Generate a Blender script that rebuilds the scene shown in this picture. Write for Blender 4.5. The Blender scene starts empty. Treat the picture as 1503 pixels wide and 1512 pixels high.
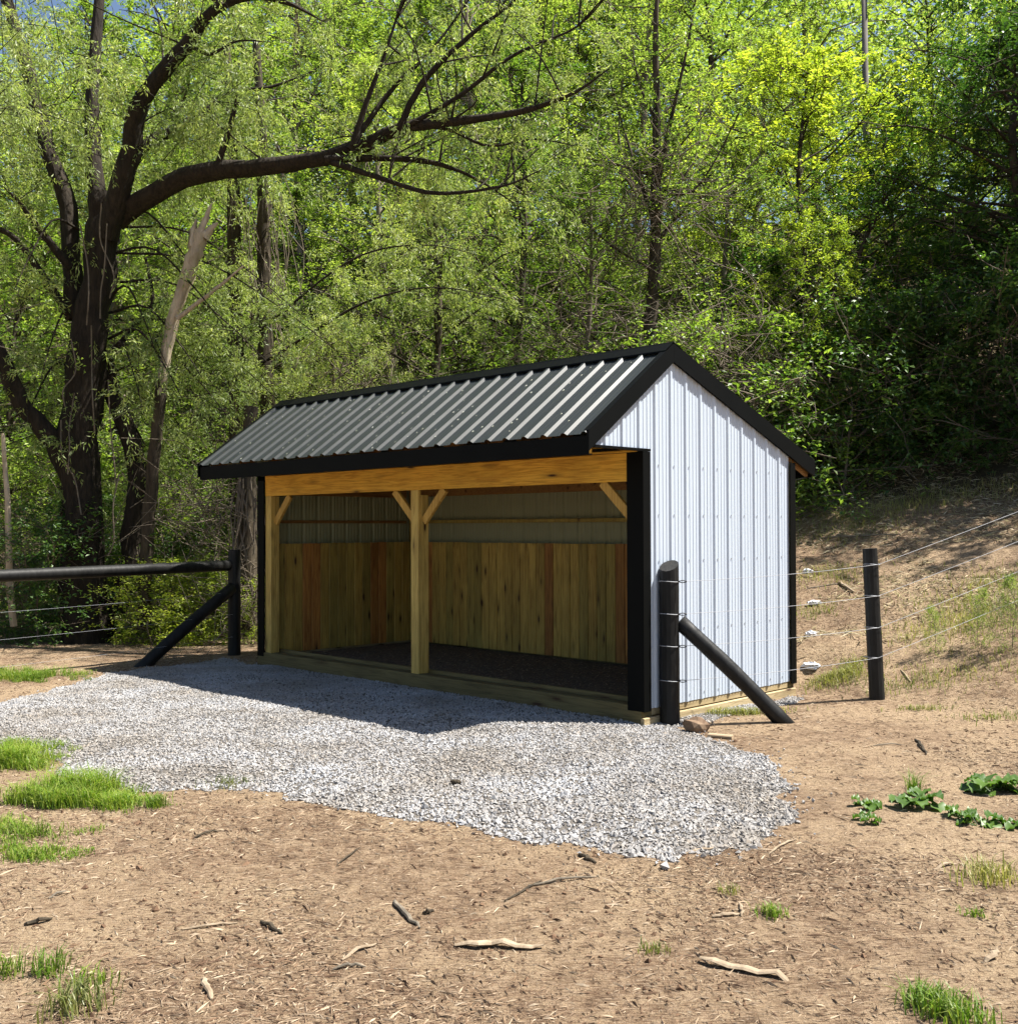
import bpy, bmesh, math, random
import numpy as np
from mathutils import Vector, Matrix
R = math.radians
rng = np.random.default_rng(7)
random.seed(7)
S = bpy.context.scene
COL = S.collection

# ------------------------------------------------------------------ camera, sky, sun, exposure
F_PX, PITCH, ROLL = 1602.6, 0.0148, -0.003
CAM_H = 1.705
cd = bpy.data.cameras.new('camera'); cam = bpy.data.objects.new('camera', cd); COL.objects.link(cam)
cam.matrix_world = Matrix.Translation((0, 0, CAM_H)) @ Matrix.Rotation(R(90) + PITCH, 4, 'X') @ Matrix.Rotation(ROLL, 4, 'Z')
cd.sensor_fit = 'HORIZONTAL'; cd.sensor_width = 36; cd.lens = F_PX / 1503 * 36
cd.clip_start = 0.05; cd.clip_end = 2000
S.camera = cam
SUN_EL, SUN_AZ = R(61), R(88)          # azimuth measured from +Y towards +X
w = bpy.data.worlds.new('World'); S.world = w; w.use_nodes = True
nt = w.node_tree; nt.nodes.clear()
sky = nt.nodes.new('ShaderNodeTexSky'); sky.sky_type = 'NISHITA'; sky.sun_disc = False
sky.sun_elevation = SUN_EL; sky.sun_rotation = SUN_AZ
bg = nt.nodes.new('ShaderNodeBackground'); bg.inputs[1].default_value = 0.055
wo = nt.nodes.new('ShaderNodeOutputWorld')
nt.links.new(sky.outputs[0], bg.inputs[0]); nt.links.new(bg.outputs[0], wo.inputs[0])
sd = bpy.data.lights.new('sun', 'SUN'); sd.energy = 5.0; sd.angle = R(0.5); sd.color = (1.0, 0.955, 0.88)
so = bpy.data.objects.new('sun', sd); COL.objects.link(so)
to_sun = Vector((math.cos(SUN_EL) * math.sin(SUN_AZ), math.cos(SUN_EL) * math.cos(SUN_AZ), math.sin(SUN_EL)))
so.rotation_euler = to_sun.to_track_quat('Z', 'Y').to_euler(); so.location = to_sun * 60
S.view_settings.view_transform = 'Standard'; S.view_settings.look = 'None'
S.view_settings.exposure = 1.45; S.view_settings.gamma = 1; S.view_settings.use_curve_mapping = False
S.cycles.max_bounces = 6; S.cycles.transparent_max_bounces = 4; S.cycles.diffuse_bounces = 3
S.cycles.glossy_bounces = 2; S.cycles.transmission_bounces = 3
S.cycles.use_adaptive_sampling = True; S.cycles.adaptive_threshold = 0.02

# ------------------------------------------------------------------ helpers
def mesh_np(name, V, F):
    """V (n,3); F (m,k) faces all of one size k, or a list of such arrays."""
    V = np.asarray(V, dtype=np.float32)
    Fs = F if isinstance(F, list) else [F]
    Fs = [np.asarray(f, dtype=np.int32) for f in Fs if len(f)]
    me = bpy.data.meshes.new(name)
    me.vertices.add(len(V)); me.vertices.foreach_set('co', V.ravel())
    idx = np.concatenate([f.ravel() for f in Fs])
    sizes = np.concatenate([np.full(len(f), f.shape[1], dtype=np.int32) for f in Fs])
    starts = np.concatenate([[0], np.cumsum(sizes)[:-1]]).astype(np.int32)
    me.loops.add(len(idx)); me.loops.foreach_set('vertex_index', idx)
    me.polygons.add(len(sizes)); me.polygons.foreach_set('loop_start', starts)
    me.update(calc_edges=True); me.validate()
    me.polygons.foreach_set('use_smooth', np.zeros(len(me.polygons), dtype=bool))
    return me

def link(name, me, mat=None, parent=None, smooth=False):
    o = bpy.data.objects.new(name, me); COL.objects.link(o)
    if mat is not None and len(me.materials) == 0: me.materials.append(mat)
    if parent is not None: o.parent = parent
    if smooth: me.polygons.foreach_set('use_smooth', np.ones(len(me.polygons), dtype=bool))
    return o

def tag(o, label=None, cat=None, group=None, kind=None):
    if label: o['label'] = label
    if cat: o['category'] = cat
    if group: o['group'] = group
    if kind: o['kind'] = kind
    return o

def empty(name, loc, rz=0.0, label=None, cat=None, group=None):
    o = bpy.data.objects.new(name, None); COL.objects.link(o)
    o.location = loc; o.rotation_euler = (0, 0, rz); o.empty_display_size = 0.2
    return tag(o, label, cat, group)

class MB:
    """collects polygons of mixed size, then links them as ONE mesh"""
    def __init__(s): s.v = []; s.f = {}; s.n = 0
    def add(s, V, F):
        V = np.asarray(V, dtype=float); s.v.append(V)
        for f in F:
            s.f.setdefault(len(f), []).append([i + s.n for i in f])
        s.n += len(V); return s
    def box(s, x0, x1, y0, y1, z0, z1, ch=0.0):
        if ch <= 0:
            V = [(x0,y0,z0),(x1,y0,z0),(x1,y1,z0),(x0,y1,z0),(x0,y0,z1),(x1,y0,z1),(x1,y1,z1),(x0,y1,z1)]
            return s.add(V, [(3,2,1,0),(4,5,6,7),(0,1,5,4),(1,2,6,5),(2,3,7,6),(3,0,4,7)])
        # chamfer along the longest axis
        d = [x1-x0, y1-y0, z1-z0]; a = d.index(max(d)); lo = [x0,y0,z0]; hi = [x1,y1,z1]
        b, c = [(1,2),(2,0),(0,1)][a]
        B0,B1,C0,C1 = lo[b],hi[b],lo[c],hi[c]
        P = [(B0+ch,C0),(B1-ch,C0),(B1,C0+ch),(B1,C1-ch),(B1-ch,C1),(B0+ch,C1),(B0,C1-ch),(B0,C0+ch)]
        V = []
        for t in (lo[a], hi[a]):
            for p in P:
                q = [0,0,0]; q[a]=t; q[b]=p[0]; q[c]=p[1]; V.append(q)
        F = [tuple(range(7,-1,-1)), tuple(range(8,16))] + [(i,(i+1)%8,(i+1)%8+8,i+8) for i in range(8)]
        return s.add(V, F)
    def bar(s, p, q, wa, wb, up=(0,0,1), ch=0.004):
        """a rectangular bar from p to q; wa across, wb along 'up'"""
        p = Vector(p); q = Vector(q); d = (q-p); L = d.length; d.normalize()
        sd_ = d.cross(Vector(up)).normalized(); u = sd_.cross(d).normalized()
        m = MB().box(0, L, -wa/2, wa/2, -wb/2, wb/2, ch)
        V = np.concatenate(m.v)
        W = np.array([list(p + d*a + sd_*(-b) + u*c) for a, b, c in V])
        F = [f for k in m.f.values() for f in k]
        return s.add(W, F)
    def build(s, name, mat, parent=None, smooth=False):
        return link(name, mesh_np(name, np.concatenate(s.v), [np.array(f) for f in s.f.values()]), mat, parent, smooth)

def spline(P, n):
    """Catmull-Rom through P (k,d)"""
    P = np.asarray(P, dtype=float)
    if len(P) < 3:
        t = np.linspace(0, 1, n)[:, None]; return P[0]*(1-t) + P[-1]*t
    Q = np.vstack([2*P[0]-P[1], P, 2*P[-1]-P[-2]])
    t = np.linspace(0, len(P)-1-1e-6, n); i = t.astype(int); f = (t-i)[:, None]
    a, b, c, d = Q[i], Q[i+1], Q[i+2], Q[i+3]
    return .5*((2*b)+(c-a)*f+(2*a-5*b+4*c-d)*f*f+(3*b-a-3*c+d)*f**3)

def tube(P, rad, sides=6, rough=0.0, cap=True):
    """returns V, quads, caps; P (n,3), rad (n,)"""
    P = np.asarray(P, float); n = len(P); rad = np.broadcast_to(np.asarray(rad, float), (n,))
    T = np.gradient(P, axis=0); T /= np.linalg.norm(T, axis=1)[:, None] + 1e-9
    ref = np.array([0.,0.,1.]) if abs(T[0,2]) < .8 else np.array([1.,0.,0.])
    A = np.cross(T, ref); A /= np.linalg.norm(A, axis=1)[:, None] + 1e-9
    B = np.cross(T, A)
    th = np.arange(sides)/sides*2*np.pi
    rr = rad[:, None]*np.ones(sides)
    if rough:
        ridge = rng.normal(size=(1, sides))+np.cumsum(rng.normal(0,.25,(n, sides)), 0)
        rr = rr*(1+rough*rng.normal(size=(n, sides))+rough*1.1*np.clip(ridge,-2,2))
    V = P[:,None,:]+rr[:,:,None]*(np.cos(th)[None,:,None]*A[:,None,:]+np.sin(th)[None,:,None]*B[:,None,:])
    V = V.reshape(-1,3)
    i = np.arange(n-1)[:,None]*sides; j = np.arange(sides)[None,:]; k = (j+1)%sides
    Q = np.stack([i+j, i+k, i+sides+k, i+sides+j], -1).reshape(-1,4)
    return V, Q

class Tubes:
    def __init__(s): s.V=[]; s.Q=[]; s.C={}; s.n=0
    def add(s, P, rad, sides=6, rough=0.0, cap=False):
        V, Q = tube(P, rad, sides, rough); s.V.append(V); s.Q.append(Q+s.n)
        if cap:
            s.C.setdefault(sides, []).append(np.arange(sides)[::-1]+s.n)
            s.C.setdefault(sides, []).append(np.arange(sides)+s.n+len(V)-sides)
        s.n += len(V)
    def build(s, name, mat, parent=None, smooth=True):
        Fs = [np.concatenate(s.Q)] + [np.array(c) for c in s.C.values()]
        if 4 in s.C: Fs = [np.concatenate([Fs[0], np.array(s.C[4])])] + [np.array(c) for k,c in s.C.items() if k != 4]
        return link(name, mesh_np(name, np.concatenate(s.V), Fs), mat, parent, smooth)

# value noise in numpy
_perm = np.random.default_rng(3).random((256,256))
def vnoise(x, y):
    xi = np.floor(x).astype(int); yi = np.floor(y).astype(int); fx = x-xi; fy = y-yi
    fx = fx*fx*(3-2*fx); fy = fy*fy*(3-2*fy)
    g = lambda a,b: _perm[a & 255, b & 255]
    return (g(xi,yi)*(1-fx)+g(xi+1,yi)*fx)*(1-fy)+(g(xi,yi+1)*(1-fx)+g(xi+1,yi+1)*fx)*fy
def fbm(x, y, o=4):
    s = 0; a = .5
    for k in range(o): s = s + a*(vnoise(x*2**k+17.3*k, y*2**k-9.1*k)-.5); a *= .5
    return s

# shed frame: origin front right corner, local x to the right, local y into the depth
YAW = R(44.79); SX, SY = 1.1546, 9.4271
AX = np.array([math.cos(YAW), -math.sin(YAW)]); AY = np.array([math.sin(YAW), math.cos(YAW)])
W_, D_ = 6.05, 2.504
Z0 = 0.159

def local(x, y):
    dx, dy = x-SX, y-SY
    return dx*AX[0]+dy*AX[1], dx*AY[0]+dy*AY[1]
def softplus(t, k=.35): return k*np.logaddexp(0, t/k)
def ground_h(x, y):
    x = np.asarray(x, float); y = np.asarray(y, float)
    u, v = local(x, y)
    h = .34*softplus(v-2.75, .22)
    h = np.where(v > 40, .34*37.3+ (v-40)*.12, h)
    h = h + .40*softplus(y-26, 2.0)*(1/(1+np.exp(-(34-v)/8)))
    flat = 1/(1+np.exp(-(np.maximum(v-3.4, y-16.5))*1.6))
    h = h + fbm(x*.35, y*.35, 3)*.5*flat + fbm(x*1.6, y*1.6, 3)*.07*(.35+flat)
    # keep it level under and right before the shed
    inside = np.clip(1-np.maximum(np.maximum(u-.3, -W_-.2-u), np.maximum(v-D_-.05, -.3-v))/.5, 0, 1)
    h = h*(1-inside) + (-.02)*inside
    # dug-out hole behind the back corner
    hx, hy = 3.35, 11.75
    h = h - .16*np.exp(-(((x-hx)/.35)**2+((y-hy)/.22)**2)) + .14*np.exp(-(((x-hx-.05)/.5)**2+((y-hy-.45)/.3)**2))
    return h

CM = np.array(cam.matrix_world)
def ray(px, py):
    d = CM[:3,:3] @ np.array([(px-751.5)/F_PX, -(py-756)/F_PX, -1.0])
    return d
def G(px, py):
    """where the sight line through a photo pixel meets the ground"""
    d = ray(px, py); t = 2.0; o = CM[:3,3]
    prev = t
    while t < 80:
        p = o+d*t
        if p[2] <= float(ground_h(p[0], p[1])): break
        prev = t; t += .15
    a, b = prev, t
    for _ in range(20):
        m = (a+b)/2; p = o+d*m
        if p[2] <= float(ground_h(p[0], p[1])): b = m
        else: a = m
    p = o+d*b
    return Vector(p)
def at(px, py, Y):
    d = ray(px, py); p = CM[:3,3]+d*(Y/d[1])
    return np.array(p)

# ------------------------------------------------------------------ materials
def newmat(name):
    m = bpy.data.materials.new(name); m.use_nodes = True; n = m.node_tree; n.nodes.clear()
    out = n.nodes.new('ShaderNodeOutputMaterial'); return m, n, out
def N(n, t, **kw):
    x = n.nodes.new(t)
    for k, v in kw.items():
        if k.startswith('i_'):
            key = k[2:]; key = int(key) if key.isdigit() else key.replace('_', ' ')
            x.inputs[key].default_value = v
        else: setattr(x, k, v)
    return x
def ramp(n, fac, stops):
    r = n.nodes.new('ShaderNodeValToRGB'); e = r.color_ramp.elements
    while len(e) < len(stops): e.new(.5)
    for k, (p, c) in enumerate(stops): e[k].position = p; e[k].color = (*c, 1)
    n.links.new(fac, r.inputs[0]); return r.outputs[0]
def mixc(n, fac, a, b, mode='MIX'):
    m = n.nodes.new('ShaderNodeMix'); m.data_type = 'RGBA'; m.blend_type = mode
    def put(s, v):
        if isinstance(v, tuple): m.inputs[s].default_value = (*v, 1) if len(v) == 3 else v
        elif isinstance(v, (int, float)): m.inputs[s].default_value = v
        else: n.links.new(v, m.inputs[s])
    put(0, fac); put(6, a); put(7, b); return m.outputs[2]
def noise(n, vec, scale, detail=4, rough=.6, dist=0.0):
    x = N(n, 'ShaderNodeTexNoise'); x.inputs['Scale'].default_value = scale; x.inputs['Detail'].default_value = detail
    x.inputs['Roughness'].default_value = rough; x.inputs['Distortion'].default_value = dist
    if vec is not None: n.links.new(vec, x.inputs['Vector'])
    return x.outputs[0]
def coords(n, scale=(1,1,1), kind='Object', rot=(0,0,0)):
    t = N(n, 'ShaderNodeTexCoord'); m = N(n, 'ShaderNodeMapping')
    m.inputs['Scale'].default_value = scale; m.inputs['Rotation'].default_value = rot
    n.links.new(t.outputs[kind], m.inputs[0]); return m.outputs[0]
def math_(n, op, a, b=None, clamp=False):
    m = n.nodes.new('ShaderNodeMath'); m.operation = op; m.use_clamp = clamp
    for i, v in enumerate((a, b)):
        if v is None: continue
        if isinstance(v, (int, float)): m.inputs[i].default_value = v
        else: n.links.new(v, m.inputs[i])
    return m.outputs[0]
def bump(n, h, strength=.3, dist=.01, prev=None):
    b = n.nodes.new('ShaderNodeBump'); b.inputs['Strength'].default_value = strength; b.inputs['Distance'].default_value = dist
    n.links.new(h, b.inputs['Height'])
    if prev is not None: n.links.new(prev, b.inputs['Normal'])
    return b.outputs[0]
def principled(n, out, color, rough=.8, normal=None, metal=0.0, spec=.5):
    p = n.nodes.new('ShaderNodeBsdfPrincipled')
    if isinstance(color, tuple): p.inputs['Base Color'].default_value = (*color, 1)
    else: n.links.new(color, p.inputs['Base Color'])
    if isinstance(rough, (int, float)): p.inputs['Roughness'].default_value = rough
    else: n.links.new(rough, p.inputs['Roughness'])
    p.inputs['Metallic'].default_value = metal; p.inputs['Specular IOR Level'].default_value = spec
    if normal is not None: n.links.new(normal, p.inputs['Normal'])
    n.links.new(p.outputs[0], out.inputs[0]); return p

def mat_leaf(name, cols, trans=.4, tcol=None, gloss=.45):
    m, n, out = newmat(name)
    g = N(n, 'ShaderNodeNewGeometry')
    c = ramp(n, g.outputs['Random Per Island'], [(i/(len(cols)-1), k) for i, k in enumerate(cols)])
    nz = noise(n, coords(n, (1,1,1)), .9, 2)
    oi = N(n, 'ShaderNodeObjectInfo')
    v = math_(n, 'ADD', math_(n, 'MULTIPLY', nz, .9), math_(n, 'MULTIPLY', oi.outputs['Random'], .35))
    c2 = mixc(n, 1.0, c, ramp(n, v, [(.35, (.5,.6,.5)), (.8, (1.3,1.2,1.0))]), 'MULTIPLY')
    p = n.nodes.new('ShaderNodeBsdfPrincipled'); n.links.new(c2, p.inputs['Base Color'])
    p.inputs['Roughness'].default_value = gloss; p.inputs['Specular IOR Level'].default_value = .5
    t = N(n, 'ShaderNodeBsdfTranslucent')
    n.links.new(mixc(n, 1.0, c2, tcol or (1.25, 1.4, .62), 'MULTIPLY'), t.inputs[0])
    mx = N(n, 'ShaderNodeMixShader'); mx.inputs[0].default_value = trans
    n.links.new(p.outputs[0], mx.inputs[1]); n.links.new(t.outputs[0], mx.inputs[2]); n.links.new(mx.outputs[0], out.inputs[0])
    return m
def mat_bark(name, a, b, scale=9, rough=.9, dist=.03):
    m, n, out = newmat(name)
    co = coords(n, (1,1,.22)); f = noise(n, co, scale, 6, .7, .4)
    v = N(n, 'ShaderNodeTexVoronoi'); v.inputs['Scale'].default_value = scale*1.3; n.links.new(co, v.inputs['Vector'])
    c = ramp(n, f, [(.3, a), (.7, b)])
    hh = math_(n, 'ADD', f, math_(n, 'MULTIPLY', v.outputs[0], .6))
    principled(n, out, c, rough, bump(n, hh, .9, dist), spec=.25); return m
def mat_wood(name, base, dark, axis='z', knots=True, rand=.35):
    m, n, out = newmat(name)
    t = N(n, 'ShaderNodeTexCoord'); oi = N(n, 'ShaderNodeObjectInfo')
    mp = N(n, 'ShaderNodeMapping'); sc = {'z': (26,26,1.1), 'x': (1.1,26,26), 'y': (26,1.1,26)}[axis]
    mp.inputs['Scale'].default_value = sc
    off = N(n, 'ShaderNodeVectorMath', operation='SCALE'); off.inputs[0].default_value = (7.1, 5.3, 9.7)
    n.links.new(oi.outputs['Random'], off.inputs['Scale'])
    ad = N(n, 'ShaderNodeVectorMath', operation='ADD'); n.links.new(t.outputs['Object'], ad.inputs[0]); n.links.new(off.outputs[0], ad.inputs[1])
    n.links.new(ad.outputs[0], mp.inputs[0])
    f = noise(n, mp.outputs[0], 1.0, 4, .55, .6)
    wv = N(n, 'ShaderNodeMath', operation='FRACT'); n.links.new(math_(n, 'MULTIPLY', f, 9.0), wv.inputs[0])
    ring = math_(n, 'PINGPONG', math_(n, 'MULTIPLY', f, 9.0), 1.0)
    fine = noise(n, mp.outputs[0], 4.0, 3, .6)
    c = mixc(n, math_(n, 'MULTIPLY', math_(n, 'POWER', ring, 2.2), .95), base, dark)
    c = mixc(n, ramp(n, fine, [(.5,(0,0,0)),(.68,(.45,.45,.45))]), c, tuple(k*.55 for k in dark))
    big = noise(n, ad.outputs[0], 1.3, 2)
    c = mixc(n, 1.0, c, ramp(n, math_(n, 'ADD', big, math_(n, 'MULTIPLY', math_(n, 'SUBTRACT', oi.outputs['Random'], .5), rand)), [(.25,(.72,.7,.66)),(.75,(1.12,1.1,1.08))]), 'MULTIPLY')
    if knots:
        kc = N(n, 'ShaderNodeMapping'); kc.inputs['Scale'].default_value = {'z': (8,8,2.2), 'x': (1.7,7,8), 'y': (8,2.2,8)}[axis]
        n.links.new(ad.outputs[0], kc.inputs[0])
        vo = N(n, 'ShaderNodeTexVoronoi'); vo.inputs['Scale'].default_value = 1.0; n.links.new(kc.outputs[0], vo.inputs['Vector'])
        k = ramp(n, vo.outputs['Distance'], [(.07,(1,1,1)),(.14,(.35,.35,.35)),(.3,(0,0,0))])
        c = mixc(n, k, c, (.045,.018,.007))
    principled(n, out, c, .65, bump(n, ring, .25, .002), spec=.3); return m
def mat_metal(name, col, rough, scuff=.05, spec=.5):
    m, n, out = newmat(name)
    f = noise(n, coords(n, (1,1,1)), 3.5, 5, .7)
    f2 = noise(n, coords(n, (18,18,1.2)), 1.0, 3)
    c = mixc(n, math_(n, 'MULTIPLY', f, scuff*2), col, tuple(min(1, k*.55+.04) for k in col))
    r = math_(n, 'ADD', rough-.08, math_(n, 'MULTIPLY', f, .18))
    principled(n, out, c, r, bump(n, f, .03, .004), spec=spec); return m

M = {}
M['white_metal'] = mat_metal('white_painted_steel', (.46,.52,.60), .5, .06)
M['primer'] = mat_metal('olive_primer_steel', (.27,.275,.16), .6, .05)
M['black_metal'] = mat_metal('black_painted_steel', (.0018,.0022,.002), .55, .01, .08)
M['roof_metal'] = mat_metal('charcoal_roof_steel', (.020,.024,.022), .42, .06, .6)
M['pine_v'] = mat_wood('pine_upright', (.50,.35,.085), (.30,.18,.04), 'z')
M['pine_post_lit'] = mat_wood('pine_post_lit', (.62,.45,.13), (.40,.26,.07), 'z')  # paler copy of the upright pine: light on the front posts put into colour
M['pine_red'] = mat_wood('pine_red_heart', (.42,.20,.05), (.25,.10,.025), 'z')
M['pine_olive'] = mat_wood('pine_treated', (.38,.285,.07), (.23,.16,.04), 'z')
M['pine_h'] = mat_wood('pine_level', (.80,.46,.06), (.55,.26,.025), 'x')
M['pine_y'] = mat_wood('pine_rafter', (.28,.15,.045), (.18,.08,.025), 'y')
M['skid'] = mat_wood('treated_timber', (.15,.12,.05), (.09,.07,.028), 'x')
M['skid_y'] = mat_wood('treated_timber_side', (.42,.34,.2), (.28,.21,.11), 'y')
M['bark_willow'] = mat_bark('willow_bark', (.008,.006,.004), (.038,.028,.018), 16)
M['bark_dark'] = mat_bark('dark_bark', (.015,.012,.008), (.09,.07,.045), 9)
M['bark_grey'] = mat_bark('grey_bark', (.07,.06,.045), (.24,.2,.15), 10, dist=.015)
M['bark_pale'] = mat_bark('bare_pale_wood', (.24,.18,.12), (.56,.47,.34), 7)
M['stick_pale'] = mat_bark('stick_pale', (.15,.11,.07), (.38,.30,.21), 14, dist=.006)
M['twig_grey'] = mat_bark('dry_twig', (.07,.055,.04), (.22,.18,.13), 20, dist=.004)
M['post_black'] = mat_bark('black_painted_post', (.002,.002,.002), (.016,.016,.015), 14, .55, .004)
M['pole'] = mat_bark('weathered_pole', (.1,.09,.08), (.22,.2,.18), 6, dist=.01)
M['rock'] = mat_bark('brown_rock', (.09,.05,.03), (.24,.17,.11), 6, dist=.01)
M['wire'] = mat_metal('galvanised_wire', (.3,.31,.33), .45, .05)
M['scrap'] = mat_metal('white_plastic_scrap', (.6,.61,.64), .6, .05)
M['leaf_willow'] = mat_leaf('willow_leaves', [(.17,.24,.07),(.32,.40,.15),(.48,.54,.28),(.22,.31,.08),(.40,.47,.18)], .45, (1.3,1.35,.7))
M['leaf_green'] = mat_leaf('green_leaves', [(.08,.14,.03),(.18,.27,.055),(.29,.38,.09)], .5)
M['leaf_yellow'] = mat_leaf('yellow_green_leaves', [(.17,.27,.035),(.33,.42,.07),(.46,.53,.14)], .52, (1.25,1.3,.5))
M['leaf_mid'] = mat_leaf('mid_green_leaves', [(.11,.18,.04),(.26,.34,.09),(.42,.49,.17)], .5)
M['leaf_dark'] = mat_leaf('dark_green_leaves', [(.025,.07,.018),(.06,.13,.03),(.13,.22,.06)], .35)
M['leaf_far'] = mat_leaf('far_leaves', [(.13,.20,.06),(.27,.35,.10),(.40,.47,.17)], .5)
M['grass'] = mat_leaf('grass_blades', [(.09,.17,.02),(.15,.26,.03),(.26,.30,.08),(.12,.21,.025)], .4)
M['weed'] = mat_leaf('weed_leaves', [(.05,.11,.02),(.08,.15,.03)], .3)
M['drygrass'] = mat_leaf('pale_grass', [(.16,.19,.06),(.24,.24,.09),(.32,.29,.14)], .35)

def mat_ground():
    m, n, out = newmat('soil')
    co = coords(n)
    a = noise(n, co, .55, 5, .65); b = noise(n, co, 7, 6, .7); c_ = noise(n, co, 55, 5, .75)
    soil = ramp(n, b, [(.36,(.085,.052,.032)),(.5,(.185,.123,.076)),(.63,(.30,.217,.138))])
    clay = ramp(n, c_, [(.36,(.20,.136,.082)),(.64,(.41,.31,.195))])
    col = mixc(n, ramp(n, a, [(.46,(0,0,0)),(.58,(1,1,1))]), soil, clay)
    # stretched straw fibres in two directions
    for k, rot in enumerate(((0,0,.5),(0,0,2.1),(0,0,1.3))):
        mp = coords(n, (16,150,16), 'Object', rot); s = noise(n, mp, 1.0, 2, .5, .3)
        col = mixc(n, ramp(n, s, [(.545,(0,0,0)),(.61,(.7,.7,.7))]), col, [(.36,.27,.185),(.08,.042,.022),(.30,.215,.13)][k])
    # moss and damp leaf litter where the wood stands
    se = N(n, 'ShaderNodeSeparateXYZ'); t = N(n, 'ShaderNodeTexCoord'); n.links.new(t.outputs['Object'], se.inputs[0])
    vv = math_(n, 'ADD', math_(n, 'MULTIPLY', se.outputs[0], float(AY[0])), math_(n, 'MULTIPLY', se.outputs[1], float(AY[1])))
    v1 = math_(n, 'SUBTRACT', vv, float(SX*AY[0]+SY*AY[1]+8.3))
    y1 = math_(n, 'SUBTRACT', se.outputs[1], 17.3)
    far = math_(n, 'MAXIMUM', v1, y1)
    far = math_(n, 'ADD', far, math_(n, 'MULTIPLY', math_(n, 'SUBTRACT', a, .5), 5.0))
    fm = math_(n, 'MULTIPLY', far, .8, True)
    litter = ramp(n, b, [(.3,(.035,.028,.016)),(.55,(.09,.065,.035)),(.75,(.07,.08,.025))])
    col = mixc(n, fm, col, litter)
    h = math_(n, 'ADD', math_(n, 'MULTIPLY', c_, .5), b)
    nrm = bump(n, h, 1.0, .045)
    principled(n, out, col, .95, nrm, spec=.15); return m
M['ground'] = mat_ground()
def mat_gravelbed():
    m, n, out = newmat('gravel_dust')
    co = coords(n); v = N(n, 'ShaderNodeTexVoronoi'); v.inputs['Scale'].default_value = 48; n.links.new(co, v.inputs['Vector'])
    c = ramp(n, noise(n, co, 1.2, 3), [(.35,(.19,.17,.145)),(.65,(.15,.135,.12))])
    c = mixc(n, .6, c, mixc(n, 1.0, c, ramp(n, v.outputs['Distance'], [(.1,(1.1,1.1,1.1)),(.5,(.3,.3,.3))]), 'MULTIPLY'))
    principled(n, out, c, .95, bump(n, v.outputs['Distance'], .8, .02), spec=.2); return m
M['gravel_bed'] = mat_gravelbed()
def mat_island(name, cols, rough=.85, spec=.25, sc=None):
    m, n, out = newmat(name)
    g = N(n, 'ShaderNodeNewGeometry')
    c = ramp(n, g.outputs['Random Per Island'], [(i/(len(cols)-1), k) for i, k in enumerate(cols)])
    if sc:
        c = mixc(n, 1.0, c, ramp(n, noise(n, coords(n), sc, 3), [(.35,(.8,.74,.66)),(.65,(1.08,1.08,1.08))]), 'MULTIPLY')
    principled(n, out, c, rough, spec=spec); return m
M['gravel'] = mat_island('limestone_gravel', [(.21,.215,.23),(.32,.315,.31),(.26,.262,.27),(.37,.368,.368),(.31,.285,.26),(.235,.24,.255),(.34,.335,.33)], .8, .3, 1.1)
M['chips'] = mat_island('mulch_chips', [(.05,.027,.017),(.18,.118,.075),(.33,.25,.17),(.09,.052,.032),(.25,.178,.115),(.45,.36,.255),(.065,.036,.022),(.20,.137,.085),(.15,.09,.055)], .9, .15)
M['straw'] = mat_island('dry_straw', [(.08,.045,.025),(.36,.29,.18),(.48,.41,.28),(.16,.10,.055),(.30,.27,.13),(.42,.33,.2)], .9, .15)
M['clods'] = mat_island('earth_clods', [(.05,.028,.018),(.16,.10,.062),(.10,.06,.038),(.22,.15,.095)], .95, .1)
M['chips_pale'] = mat_island('pale_chips', [(.38,.3,.2),(.3,.22,.14)], .9, .15)
M['petal'] = mat_island('petals', [(.4,.4,.35),(.3,.31,.24)], .8)
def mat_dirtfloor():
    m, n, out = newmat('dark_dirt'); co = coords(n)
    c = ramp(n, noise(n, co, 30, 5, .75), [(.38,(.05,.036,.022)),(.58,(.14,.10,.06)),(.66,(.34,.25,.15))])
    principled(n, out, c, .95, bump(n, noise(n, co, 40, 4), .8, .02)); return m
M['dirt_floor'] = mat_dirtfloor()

# ------------------------------------------------------------------ ground sheet
def axis_pts(lo, hi, c0, c1, step, grow=1.18):
    a = list(np.arange(c0, c1+1e-6, step)); s = step
    x = c1
    while x < hi: s *= grow; x += s; a.append(min(x, hi))
    s = step; x = c0; b = []
    while x > lo: s *= grow; x -= s; b.append(max(x, lo))
    return np.array(b[::-1]+a)
xs = axis_pts(-400, 400, -9, 9, .09); ys = axis_pts(-120, 600, 3, 19, .09)
XX, YY = np.meshgrid(xs, ys); ZZ = ground_h(XX, YY)
V = np.stack([XX.ravel(), YY.ravel(), ZZ.ravel()], -1)
nx, ny = len(xs), len(ys)
i = np.arange(ny-1)[:,None]*nx+np.arange(nx-1)[None,:]
F = np.stack([i, i+1, i+nx+1, i+nx], -1).reshape(-1,4)
tag(link('ground', mesh_np('ground', V, F), M['ground'], None, True), kind='structure')

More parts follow.
